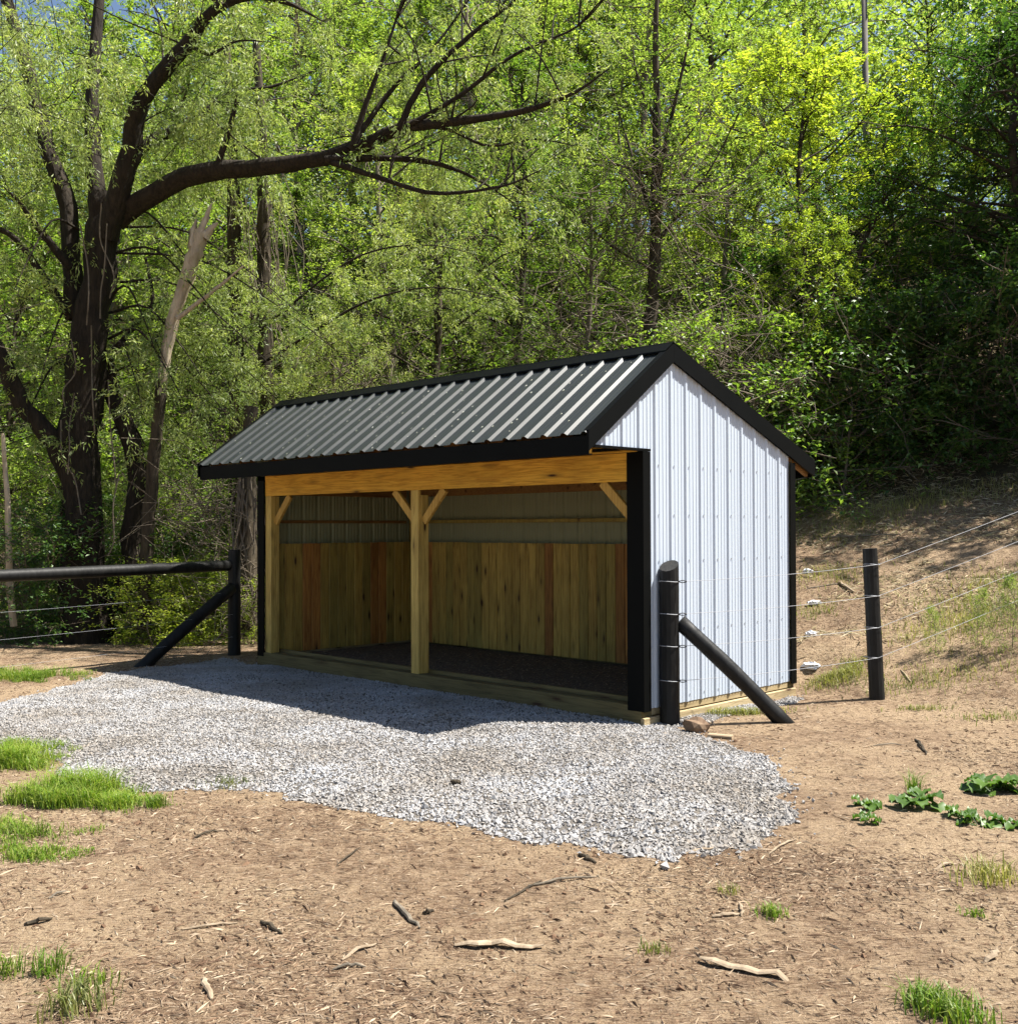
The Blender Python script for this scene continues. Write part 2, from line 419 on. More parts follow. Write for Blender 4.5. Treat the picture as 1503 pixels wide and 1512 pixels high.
# ------------------------------------------------------------------ gravel pad
def inpoly(px, py, poly):
    inside = np.zeros(len(px), bool); j = len(poly)-1
    for k in range(len(poly)):
        xi, yi = poly[k]; xj, yj = poly[j]
        c = ((yi > py) != (yj > py)) & (px < (xj-xi)*(py-yi)/(yj-yi+1e-12)+xi)
        inside ^= c; j = k
    return inside
def shedpt(u, v):
    return (SX+u*AX[0]+v*AY[0], SY+u*AX[1]+v*AY[1])
px_out = [(330,972),(250,984),(180,992),(110,1010),(40,1030),(-60,1046),(-200,1060),(-230,1105),(-60,1108),(30,1104),(80,1128),(118,1155),(165,1168),(250,1168),(330,1166),
          (390,1168),(440,1184),(520,1196),(600,1212),(660,1212),(720,1232),(800,1247),(860,1248),(920,1262),(980,1270),(1050,1262),(1110,1252),(1150,1232),(1166,1215),(1158,1180),(1148,1135),(1115,1112),(1050,1092),(1005,1078)]
pad = [(G(a,b).x, G(a,b).y) for a,b in px_out]
pad += [shedpt(.32,.4), shedpt(.30,2.0), shedpt(.05,2.35), shedpt(-.5,1.5), shedpt(-6.0,1.2), shedpt(-6.25,.4), shedpt(-6.2,-.1)]
pad = spline(np.array(pad+[pad[0]]), 420)[:-1]
pad[:,0] += .09*np.array([vnoise(np.array([k*.35]), np.array([3.3]))[0]-.5 for k in range(len(pad))])*2
pad[:,1] += .09*np.array([vnoise(np.array([k*.4]), np.array([8.3]))[0]-.5 for k in range(len(pad))])*2
def edge_dist(x, y):
    d = np.full(len(x), 1e9)
    A = pad; B = np.roll(pad, -1, 0)
    for a, b in zip(A[::2], A[2::2].tolist()+[A[0]]):
        ab = np.array(b)-a; t = np.clip(((x-a[0])*ab[0]+(y-a[1])*ab[1])/(ab@ab+1e-12), 0, 1)
        d = np.minimum(d, np.hypot(x-a[0]-t*ab[0], y-a[1]-t*ab[1]))
    return d
def pad_h(x, y, d=None):
    if d is None: d = edge_dist(x, y)
    return ground_h(x, y)+.03*np.clip(d/.5, 0, 1)+.02*fbm(x*1.3, y*1.3, 2)*np.clip(d/.3,0,1)
gx = np.arange(pad[:,0].min()-.1, pad[:,0].max()+.1, .06); gy = np.arange(pad[:,1].min()-.1, pad[:,1].max()+.1, .06)
GX, GY = np.meshgrid(gx, gy); fx, fy = GX.ravel(), GY.ravel()
ins = inpoly(fx, fy, pad); dd = edge_dist(fx, fy)
zz = np.where(ins, pad_h(fx, fy, dd), ground_h(fx, fy)-.03*np.clip(dd/.1,0,1))
i = (np.arange(len(gy)-1)[:,None]*len(gx)+np.arange(len(gx)-1)[None,:]).ravel()
F = np.stack([i, i+1, i+len(gx)+1, i+len(gx)], -1)
keep = (ins[F] | (dd[F] < .09)).all(1)
F = F[keep]; used, inv = np.unique(F.ravel(), return_inverse=True)
tag(link('gravel_bed', mesh_np('gravel_bed', np.stack([fx,fy,zz],-1)[used], inv.reshape(-1,4)), M['gravel_bed'], None, True), kind='structure')

def stones(x, y, z, size, name, mat):
    n = len(x)
    base = np.array([(1,0,0),(0,1,0),(-1,0,0),(0,-1,0),(0,0,1),(0,0,-1)], float)*.62
    V = base[None]*(1+rng.uniform(-.25,.25,(n,6,1)))+rng.normal(0,.1,(n,6,3))
    V = V*(size[:,None,None]*np.stack([rng.uniform(.8,1.35,n), rng.uniform(.6,1.1,n), rng.uniform(.6,1.0,n)],-1)[:,None,:])
    a = rng.uniform(0,6.28,n); b = rng.normal(0,.5,n)
    ca,sa,cb,sb = np.cos(a),np.sin(a),np.cos(b),np.sin(b)
    X,Y,Z = V[...,0],V[...,1],V[...,2]
    Y,Z = Y*cb[:,None]-Z*sb[:,None], Y*sb[:,None]+Z*cb[:,None]
    X,Y = X*ca[:,None]-Y*sa[:,None], X*sa[:,None]+Y*ca[:,None]
    V = np.stack([X+x[:,None], Y+y[:,None], Z+z[:,None]], -1).reshape(-1,3)
    q = np.array([(0,1,4),(1,2,4),(2,3,4),(3,0,4),(1,0,5),(2,1,5),(3,2,5),(0,3,5)])
    F = (q[None]+np.arange(n)[:,None,None]*6).reshape(-1,3)
    return link(name, mesh_np(name, V, F), mat)
nS = 230000
sx_ = rng.uniform(gx[0], gx[-1], nS); sy_ = rng.uniform(gy[0], gy[-1], nS)
k = inpoly(sx_, sy_, pad)
u_, v_ = local(sx_, sy_); k &= ~((u_ < .03) & (v_ > .02)); k &= sx_ > -.52*sy_-.3
sx_, sy_ = sx_[k], sy_[k]; de = edge_dist(sx_, sy_)
# bigger stones lie at the near edge, finer ones up at the shed
near = np.clip((8.2-sy_)/2.2, 0, 1)
sz = np.exp(rng.normal(math.log(.0145),.28,len(sx_))).clip(.008,.03)*(1+.5*near*rng.random(len(sx_)))
# strays past the edge
k2 = rng.random(len(sx_)) < .11*(de < .2)
ex, ey = sx_[k2]+rng.normal(0,.11,k2.sum()), sy_[k2]+rng.normal(0,.11,k2.sum())
ax, ay = np.concatenate([sx_, ex]), np.concatenate([sy_, ey]); asz = np.concatenate([sz, sz[k2]])
az = np.concatenate([pad_h(sx_, sy_, de)+.004, ground_h(ex, ey)+.012])
tag(stones(ax, ay, az, asz, 'gravel', M['gravel']), 'crushed pale grey limestone gravel spread before the open shed', 'gravel', kind='stuff')

# ------------------------------------------------------------------ mulch chips over the bare soil
def chips(x, y, z, L, wd, name, mat, tilt=.18):
    n = len(x)
    a = rng.uniform(0, 2*np.pi, n); t = rng.normal(0, tilt, n)
    d = np.stack([np.cos(a)*np.cos(t), np.sin(a)*np.cos(t), np.sin(t)], -1); s = np.stack([-np.sin(a), np.cos(a), np.zeros(n)], -1)
    c = np.stack([x, y, z], -1); up = np.array([0,0,1.])
    P = np.stack([c-d*L[:,None]/2, c+s*wd[:,None]/2+up*wd[:,None]*.25+d*(L*rng.uniform(-.2,.2,n))[:,None],
                  c+d*L[:,None]/2, c-s*wd[:,None]/2, c+up*wd[:,None]*rng.uniform(.4,1.1,n)[:,None]], 1).reshape(-1,3)
    q = np.array([(0,3,4),(3,2,4),(2,1,4),(1,0,4)])
    F = (q[None]+np.arange(n)[:,None,None]*5).reshape(-1,3)
    return link(name, mesh_np(name, P, F), mat)
nC = 430000
cy_ = 3.2+rng.random(nC)**1.15*13.5; cx_ = rng.uniform(-.53,.53,nC)*cy_
dens = np.clip(.38+2.6*fbm(cx_*1.1+40, cy_*1.1, 5), .2, 1)
k = (rng.random(nC) < dens) & ~inpoly(cx_, cy_, pad)
u_, v_ = local(cx_, cy_); k &= ~((u_ < .05) & (u_ > -W_-.1) & (v_ > -.1) & (v_ < D_+.05))
cx_, cy_ = cx_[k], cy_[k]
L = (np.exp(rng.normal(math.log(.023), .6, len(cx_)))*(.8+cy_*.035)).clip(.006,.16); wd = (L*rng.uniform(.06,.17,len(L))).clip(.0024,.008)
tag(chips(cx_, cy_, ground_h(cx_, cy_)+.002, L, wd, 'wood_mulch', M['chips']), 'brown shredded wood mulch and straw lying on bare soil', 'mulch', kind='stuff')

n_ = 5200; qy_ = 3.3+rng.random(n_)*9; qx_ = rng.uniform(-.52,.52,n_)*qy_
k = (fbm(qx_*1.3+9, qy_*1.3, 4) > .03) & ~inpoly(qx_, qy_, pad); u_, v_ = local(qx_, qy_); k &= ~((u_ < .08) & (u_ > -W_-.1) & (v_ > -.12) & (v_ < D_+.05))
qx_, qy_ = qx_[k], qy_[k]
tag(stones(qx_, qy_, ground_h(qx_, qy_)+.002, np.exp(rng.normal(math.log(.012),.45,len(qx_))).clip(.006,.035), 'soil_clods', M['clods']), 'small dark clods of earth and bark scattered on the bare soil', 'clods', kind='stuff')

# ------------------------------------------------------------------ the run-in shed
shed = empty('run_in_shed', (SX, SY, Z0), -YAW, 'open-front horse shelter with white ribbed steel walls and charcoal metal roof', 'shed')
RV, ZR = .4238, 3.173; VF, ZF = -.731, 2.333; VB, ZB = 2.89, 2.232
def roof_z(v): return np.where(v < RV, ZR+(v-RV)*(ZR-ZF)/(RV-VF), ZR-(v-RV)*(ZR-ZB)/(VB-RV))
def rib_profile(s0, s1, phase=0.0, minor=.004, hgt=.015, bw=.030, tw=.012):
    """breakpoints (s, height) of a ribbed panel between s0 and s1"""
    pts = [(s0, None), (s1, None)]
    k0 = int(math.floor((s0-phase)/.2286))-1; k1 = int(math.ceil((s1-phase)/.2286))+1
    P = []
    for k in range(k0, k1+1):
        c = phase+k*.2286
        P += [(c-bw,0),(c-tw,hgt),(c+tw,hgt),(c+bw,0)]
        for m in (.062,.1143,.1666):
            P += [(c+m-.008,0),(c+m-.003,minor),(c+m+.003,minor),(c+m+.008,0)]
    S_ = np.array([p[0] for p in P]); H_ = np.array([p[1] for p in P])
    ss = [s0]+[p for p in S_ if s0+1e-4 < p < s1-1e-4]+[s1]
    return [(s, float(np.interp(s, S_, H_))) for s in ss]
def panel_mesh(name, prof, lo, hi, place, th=.0012):
    """prof [(s,h)]; lo(s), hi(s) ends; place(s, t, h) -> xyz. Closed thin sheet."""
    n = len(prof); V = []
    for s, h in prof: V += [place(s, lo(s), h), place(s, hi(s), h)]
    for s, h in prof: V += [place(s, lo(s), h-th), place(s, hi(s), h-th)]
    F = []
    for k in range(n-1):
        a = 2*k; F.append((a, a+2, a+3, a+1)); b = a+2*n; F.append((b, b+1, b+3, b+2))
        F.append((a, b, b+2, a+2)); F.append((a+1, a+3, b+3, b+1))
    return MB().add(V, F)
def primer_inside(o):
    # the back of the painted sheet carries plain primer
    o.data.materials.append(M['primer']); me = o.data
    n = len(me.polygons)//4
    for k, p in enumerate(me.polygons):
        if k % 4 == 1: p.material_index = 1

# roof panels (front and back)
def roof_panels(front):
    seam = []
    xs_ = np.arange(-W_-.19, .02, .9144).tolist(); xs_ = [x for x in xs_ if x < -.1]+[.022]
    if front: a = np.array([VF-.02, ZF-.0145]); b = np.array([RV-.01, ZR-.007])
    else: a = np.array([VB+.02, ZB-.0076]); b = np.array([RV+.01, ZR-.004])
    d = (b-a); L = np.linalg.norm(d); d /= L; nrm = np.array([-d[1], d[0]]) if front else np.array([d[1], -d[0]])
    for x0, x1 in zip(xs_[:-1], xs_[1:]):
        lift = .0016*(len(seam)%2); seam.append(1)
        prof = rib_profile(x0-.02 if x0 > -W_-.1 else x0, x1, phase=-W_-.19+.06, minor=.0018, hgt=.022, bw=.042, tw=.016)
        def place(s, t, h): q = a+d*t+nrm*(h+lift); return (s, q[0], q[1])
        panel_mesh('roof_panel', prof, lambda s: 0.0, lambda s: L, place).build('roof_panel', M['roof_metal'], shed)
roof_panels(True); roof_panels(False)
# ridge cap: two bent wings with turned-down edges
def strip(profile, x0, x1, th=.002):
    """profile list of (v,z), extruded along x with thickness"""
    P = np.array(profile, float); T = np.gradient(P, axis=0); T /= np.linalg.norm(T, axis=1)[:,None]
    Nn = np.stack([T[:,1], -T[:,0]], -1)*th; n = len(P); V = []
    for x in (x0, x1):
        for p in P: V.append((x, p[0], p[1]))
        for p in P+Nn: V.append((x, p[0], p[1]))
    F = []
    for k in range(n-1):
        F += [(k, k+1, 2*n+k+1, 2*n+k), (n+k, 3*n+k, 3*n+k+1, n+k+1), (k, n+k, n+k+1, k+1), (2*n+k, 2*n+k+1, 3*n+k+1, 3*n+k)]
    F += [(0, 2*n, 3*n, n), (n-1, 2*n-1, 4*n-1, 3*n-1)]
    return MB().add(V, F)
sf = (ZR-ZF)/(RV-VF); sb = (ZR-ZB)/(VB-RV)
cap = [(RV-.125, ZR+.038-.125*sf-.012), (RV-.12, ZR+.038-.12*sf), (RV-.022, ZR+.038-.022*sf), (RV, ZR+.042), (RV+.022, ZR+.038-.022*sb), (RV+.12, ZR+.038-.12*sb), (RV+.125, ZR+.024-.125*sb)]
strip(cap, -W_-.2, .035).build('ridge_cap', M['black_metal'], shed)
# rake trims: boxed boards following the slope
def rake(x0, x1, va, vb, h=.155, lift=.022):
    za, zb = float(roof_z(np.array(va))), float(roof_z(np.array(vb)))
    P = [(va, za+lift), (vb, zb+lift), (vb, zb+lift-h), (va, za+lift-h)]
    V = [(x, p[0], p[1]) for x in (x0, x1) for p in P]
    return MB().add(V, [(3,2,1,0),(4,5,6,7),(0,1,5,4),(1,2,6,5),(2,3,7,6),(3,0,4,7)])
for xa, xb in ((.018,.042), (-W_-.215,-W_-.19)):
    m = rake(xa, xb, VF-.02, RV-.0006, .165)
    m.add(*(lambda r: (np.concatenate(r.v), [f for k in r.f.values() for f in k]))(rake(xa-(.04 if xa>0 else 0), xb+(.0 if xa>0 else .04), VF-.018, RV-.12, .006, .0285)))
    m.build('rake_trim', M['black_metal'], shed)
    m = rake(xa, xb, RV+.0006, VB+.02, .165)
    m.add(*(lambda r: (np.concatenate(r.v), [f for k in r.f.values() for f in k]))(rake(xa-(.04 if xa>0 else 0), xb+(.0 if xa>0 else .04), RV+.12, VB+.018, .006, .0285)))
    m.build('rake_trim', M['black_metal'], shed)
# fascia front and back
MB().box(-W_-.188, .017, VF-.004, VF+.012, ZF-.185, ZF-.028).add(*(lambda r: (np.concatenate(r.v), [f for k in r.f.values() for f in k]))(MB().box(-W_-.187, .016, VF+.0125, VF+.05, ZF-.184, ZF-.176))).build('fascia', M['black_metal'], shed)
MB().box(-W_-.188, .017, VB-.012, VB+.004, ZB-.16, ZB-.018).build('fascia', M['black_metal'], shed)
MB().box(-W_-.18, -.02, VF+.0515, VF+.088, ZF-.165, ZF-.03, .003).build('sub_fascia', M['pine_h'], shed)
# rafters and purlins under the roof
for x in np.arange(-W_+.02, -.02, .6):
    m = MB()
    m.bar((x, VF+.09, ZF-.085+.09*sf*.9), (x, RV-.02, ZR-.11), .038, .13)
    m.bar((x, RV+.02, ZR-.11), (x, VB-.02, ZB-.09), .038, .13)
    m.build('rafter', M['pine_y'], shed)
for v, dz in ((-.45,.028),(.0,.028),(.9,.028),(1.5,.028),(2.1,.028),(2.7,.028)):
    MB().box(-W_-.17, .01, v-.04, v+.04, float(roof_z(np.array(v)))-.062-(.03 if v < RV else .012), float(roof_z(np.array(v)))-.038-(.03 if v<RV else .012)).build('purlin', M['pine_h'], shed)
# soffit board line at the gable overhang, and header
MB().box(-W_+.12, -.152, -.001, .037, 1.954, 2.205, .004).build('header', M['pine_h'], shed)
MB().box(-W_+.12, -.152, .10, .138, 1.975, 2.205, .004).build('header', M['pine_h'], shed)
MB().box(-W_+.01, -.03, -.03, -.0015, 2.208, 2.228, .003).build('soffit_strip', M['pine_h'], shed)
# gable walls: ribbed steel panels
def gable(x, sgn):
    edges = [-.70, .075, .9894, 1.9038, D_-.06]
    for v0, v1 in zip(edges[:-1], edges[1:]):
        prof = rib_profile(v0+.0005, v1-.0005, phase=.19)
        lo = (lambda s: 2.235) if v0 < 0 else (lambda s: -.035)
        hi = lambda s: float(roof_z(np.array(s)))-.03
        if v0 < 0:   # ridge lies in the next panel
            prof = [p for p in prof]
        else:
            if v0 < RV < v1:
                prof = sorted(prof+[(RV, float(np.interp(RV, [p[0] for p in prof], [p[1] for p in prof])))])
        place = lambda s, t, h: (x+sgn*h, s, t)
        primer_inside(panel_mesh('wall_panel', prof, lo, hi, place).build('wall_panel', M['white_metal'], shed))
gable(.0, 1); gable(-W_, -1)
# back wall panels
e = np.arange(-W_+.0, -.01, .9144).tolist()+[-.0]
if e[-1]-e[-2] < .3: e.pop(-2)
for x0, x1 in zip(e[:-1], e[1:]):
    prof = rib_profile(x0+.0005, x1-.0005, phase=.05)
    primer_inside(panel_mesh('wall_panel', prof, lambda s: -.035, lambda s: float(roof_z(np.array(D_)))-.045, lambda s, t, h: (s, D_+h, t)).build('wall_panel', M['white_metal'], shed))
# screws on the wall: small hex heads joined
m = MB()
for z in (.03, .62, 1.25, 1.66, 2.1):
    for v in np.arange(.19+.03, D_-.1, .2286*1):
        m.box(.003, .009, v+.018-.005, v+.018+.005, z-.005, z+.005)
s_ = m.build('screw_heads', M['wire'], shed); s_['kind'] = 'stuff'
# gable drip trims under the overhang
for xa, xb in ((-.015,.03), (-W_-.03,-W_+.015)):
    MB().box(xa, xb, -.72, .09, 2.212, 2.234).build('drip_trim', M['black_metal'], shed)
# corner trims
def corner(x0, x1, y0, y1, z0, z1):
    return MB().box(x0, x1, y0, y1, z0, z1).build('corner_trim', M['black_metal'], shed)
corner(-.150, .026, -.022, -.004, -.05, 2.21); corner(.024, .030, -.020, .082, -.052, 2.209)
corner(.020, .028, D_-.07, D_+.028, -.06, 2.21); corner(-.06, .0275, D_+.022, D_+.030, -.06, 2.209)
corner(-W_-.026, -W_+.118, -.022, -.004, -.05, 2.15); corner(-W_-.030, -W_-.024, -.020, .082, -.052, 2.209)
corner(-W_-.028, -W_-.020, D_-.07, D_+.028, -.06, 2.21)
# skids
MB().box(-W_-.02, -.003, -.02, .125, -Z0-.03, 0, .006).build('skid', M['skid'], shed)
MB().box(-W_-.02, -.003, D_-.10, D_+.015, -Z0-.03, -.002, .006).build('skid', M['skid'], shed)
for x0 in (-.142, -W_-.002):
    MB().box(x0, x0+.137, .127, D_-.102, -.10, -.003, .005).build('skid', M['skid_y'], shed)
MB().box(-.0025, .034, -.025, D_+.0, -Z0-.03, -.105, .005).build('skid_board', M['skid_y'], shed)
MB().box(-W_+.13, -.13, .15, .19, -.08, .035, .004).build('inner_sill', M['skid'], shed)
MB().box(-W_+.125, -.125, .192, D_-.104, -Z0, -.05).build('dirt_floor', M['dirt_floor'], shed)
# posts
def post(x0, x1, y0, y1, z0=0.0, z1=1.953, mat='pine_post_lit'):
    return MB().box(x0, x1, y0, y1, z0+.001, z1, .004).build('post', M[mat], shed)
post(-.148, -.012, .002, .095); post(-W_+.121, -W_+.245, .002, .125)
CP = -3.1022
MB().box(CP-.005, CP+.118, -.0005, .038, -.012+.0125, 1.953, .004).build('post_face_board', M['pine_post_lit'], shed)
post(CP-.003, CP+.116, .0395, .148, .0, 1.9)
for x in (-.14, -1.9, -W_+.05):
    post(x, x+.09, D_-.10, D_-.012, 0, 2.15, 'pine_olive')
# knee braces
def kb(p, q):
    MB().bar((p[0], .075, p[1]), (q[0], .075, q[1]), .088, .04, up=(0,1,0)).build('knee_brace', M['pine_v2'], shed)
M['pine_v2'] = mat_wood('pine_brace', (.65,.42,.11), (.45,.25,.05), 'z', False)
kb((CP-.01, 1.62), (CP-.36, 1.955)); kb((CP+.13, 1.62), (CP+.46, 1.955))
kb((-W_+.245, 1.62), (-W_+.56, 1.955)); kb((-.15, 1.62), (-.50, 1.955))
# girts
for z in (1.66,):
    MB().box(-W_+.10, -.10, D_-.14, D_-.1015, z-.045, z+.0, .003).build('girt', M['pine_olive'], shed)
    for x0 in (-.035, -W_+.004):
        MB().box(x0, x0+.03, .13, D_-.142, z-.044, z-.006, .003).build('girt', M['pine_y'], shed)
MB().box(-W_+.10, -.10, D_-.142, D_-.1015, 1.985, 2.12, .003).build('top_plate', M['pine_y'], shed)
for x0 in (-.045, -W_+.004):
    MB().box(x0, x0+.035, .13, D_-.145, 1.975, 2.1, .003).build('top_plate', M['pine_y'], shed)
# kick boards: upright planks
random.seed(21)
def kick(place, n, width, reds):
    for k in range(n):
        a = k*width; mt = 'pine_red' if k in reds else random.choice(['pine_v','pine_olive','pine_olive','pine_v'])
        top = 1.357+random.uniform(-.003,.003)
        off = random.uniform(0,.006)
        place(a+.002, a+width-.002, off, top, M[mt])
def back_place(a, b, off, top, mt):
    MB().box(-W_+.06+a, -W_+.06+b, D_-.175-off, D_-.145-off, -.02, top, .007).build('kick_board', mt, shed)
kick(back_place, 42, (W_-.16)/42, {3, 19, 27, 28, 33, 37, 39})
def left_place(a, b, off, top, mt):
    MB().box(-W_+.125+off, -W_+.155+off, .127+a, .127+b, -.02, top, .007).build('kick_board', mt, shed)
kick(left_place, 16, (D_-.31)/16, {3, 4, 11, 12})
def right_place(a, b, off, top, mt):
    MB().box(-.155-off, -.125-off, .127+a, .127+b, -.02, top, .007).build('kick_board', mt, shed)
kick(right_place, 16, (D_-.31)/16, {6})

fl_x = rng.uniform(-W_+.2, -.2, 3500); fl_y = rng.uniform(.2, D_-.2, 3500)
chips(fl_x, fl_y, np.full(3500, -.047), rng.uniform(.01,.05,3500), rng.uniform(.002,.007,3500), 'floor_litter', M['chips']).parent = shed
bpy.data.objects['floor_litter']['kind'] = 'stuff'
nb_ = 26000; by_ = rng.uniform(10.5, 20, nb_); bx_ = rng.uniform(.1,.56,nb_)*by_
ku, kv = local(bx_, by_); kk = (kv > 2.75) & (fbm(bx_*.8, by_*.8, 4) > -.09+.1*rng.random(nb_)); bx_, by_ = bx_[kk], by_[kk]
L = rng.uniform(.05,.22,len(bx_)); tag(chips(bx_, by_, ground_h(bx_, by_)+.01, L, L*.06+.002, 'dry_straw', M['straw'], .35), 'dry straw and leaf litter strewn over the bare bank', 'straw', kind='stuff')

# ------------------------------------------------------------------ fences
rf = empty('wire_fence', (0,0,0), 0, 'four-strand wire fence with black round posts running up from the shed gable', 'fence')
def round_post(p, h, r, parent, name='post', lean=(0,0), slant=.0, label=None):
    n = 14; z = np.linspace(-.25, h, 9)
    P = np.stack([p[0]+lean[0]*z/h, p[1]+lean[1]*z/h, p[2]+z], -1)
    rad = r*(1.04-.06*np.linspace(0,1,9)+.02*np.sin(np.arange(9)*2.1))
    V, Q = tube(P, rad, n)
    V[-n:,2] += (V[-n:,0]-P[-1,0])*slant+(V[-n:,1]-P[-1,1])*slant*1.6
    c = len(V); Vt = np.vstack([V, P[-1:]+[0,0,.0]])
    T = [(c-n+k, c-n+(k+1)%n, c) for k in range(n)]
    me = mesh_np(name, Vt, [Q, np.array(T)])
    o = link(name, me, M['post_black'], parent)
    if label: o['label'] = label
    return o
pA = G(991, 1072); pB = G(1298, 1034)
PA_ = round_post((pA.x, pA.y+.08, pA.z), 1.39, .086, rf, slant=.3, label='thick post braced from the uphill side')
PB_ = round_post((pB.x, pB.y+.06, pB.z), 1.47, .072, rf, lean=(-.06,0), label='free-standing post with flat top')
pC = Vector((8.1, 12.2, 0)); pC.z = float(ground_h(pC.x, pC.y)); round_post(pC, 1.45, .07, rf)
b0 = G(1160, 1068); b1 = at(1003, 918, pA.y+.10)
t = Tubes(); P = spline([[b0.x+.05, b0.y+.03, b0.z-.06], list((np.array(b0)+b1)/2+[0,0,.01]), b1], 9); t.add(P, .069*(1+.03*np.sin(np.arange(9)*1.7)), 12, 0, True)
t.build('brace', M['post_black'], rf)
def wire(p, q, name='wire', parent=None, r=.0022, sag=.02):
    n = 9; tt = np.linspace(0,1,n)[:,None]; P = np.array(p)*(1-tt)+np.array(q)*tt; P[:,2] -= sag*4*(tt*(1-tt))[:,0]
    T = Tubes(); T.add(P, r, 5); return T.build(name, M['wire'], parent)
zA = [858.5, 906.5, 954, 1005]; zB = [833.5, 880, 927, 971.5]
for a, b in zip(zA, zB):
    A = at(1000, a, pA.y+.05); B = at(1297, b, pB.y-.02); A2 = at(991, a, pA.y+.08)
    B2 = B+[0,0,0]
    C = np.array([pC.x, pC.y-.08, pC.z+ (B[2]-pB.z)])
    wire(A+[.06,0,0], B, parent=rf); wire(B, C, parent=rf)
    # wrap loop round the posts
    for P0, rr, zz_, PO_ in ((np.array([pA.x, pA.y+.08]), .092, A[2], PA_), (np.array([pB.x-.045, pB.y+.06]), .078, B[2], PB_)):
        th = np.linspace(0, 2*np.pi, 20); T = Tubes()
        T.add(np.stack([P0[0]+rr*np.cos(th), P0[1]+rr*np.sin(th), zz_+.004*np.sin(th*2)], -1), .0036, 5)
        T.build('wire_loop', M['wire'], PO_)
    T = Tubes(); T.add(spline([A+[.0,-.04,.0], A+[.04,-.04,.01], A+[.075,-.04,0], A+[.04,-.04,-.01], A+[.0,-.04,0.0]], 14), .004, 5)
    T.build('wire_eye', M['post_black'], rf)

lf = empty('pole_fence', (0,0,0), 0, 'black fence with a round top rail left of the shed', 'fence')
q0 = G(346, 967)
fd = np.array([-1.9, -2.75]); fd /= np.linalg.norm(fd)
round_post((q0.x, q0.y, q0.z), 1.42, .083, lf, label='tall black post beside the shed corner')
q1 = np.array([q0.x, q0.y])+fd*4.2; q1z = float(ground_h(*q1)); round_post((q1[0], q1[1], q1z), 1.3, .083, lf)
T = Tubes(); r0 = at(340, 835, q0.y-.02); r1 = at(0, 850.5, q0.y+fd[1]*3.05); r2 = r1+(r1-r0)/np.linalg.norm(r1-r0)*1.6
T.add(spline([r0+(r0-r1)*.015, (r0+r1)/2, r1, r2], 14), .072*(1+.004*np.sin(np.arange(14)*1.3)), 12, 0, True); T.build('rail', M['post_black'], lf)
g0 = G(206, 985); T = Tubes(); e1 = at(343, 868, q0.y-.05)
T.add(spline([np.array(g0)+[-.05,-.02,-.08], (np.array(g0)+e1)/2, e1], 9), .078, 12, 0, True); T.build('brace', M['post_black'], lf)
for dz in (.2,.5,.8):
    wire([q0.x, q0.y-.09, q0.z+dz+.05], [q1[0], q1[1]-.09, q1z+dz], parent=lf, r=.0013)

# ------------------------------------------------------------------ foliage machinery
def leaves_np(C, Dn, L, Wd, up, droop=0.0, fold=.25):
    """C (n,3) bases, Dn (n,3) directions, L length, Wd width, up (n,3) normals"""
    Dn = Dn/(np.linalg.norm(Dn, axis=1)[:,None]+1e-9)
    s = np.cross(Dn, up); s /= np.linalg.norm(s, axis=1)[:,None]+1e-9
    nn = np.cross(s, Dn)
    a = C; b = C+Dn*(L*.45)[:,None]+s*(Wd*.5)[:,None]+nn*(Wd*fold)[:,None]
    c = C+Dn*L[:,None]; c[:,2] -= L*droop; d = C+Dn*(L*.45)[:,None]-s*(Wd*.5)[:,None]+nn*(Wd*fold)[:,None]
    V = np.stack([a,b,c,d],1).reshape(-1,3)
    i = np.arange(len(C))[:,None]*4
    F = np.concatenate([i+np.array([[0,1,2]]), i+np.array([[0,2,3]])],1).reshape(-1,3)
    return V, F
def unit(n, r=rng):
    v = r.normal(size=(n,3)); return v/np.linalg.norm(v,axis=1)[:,None]

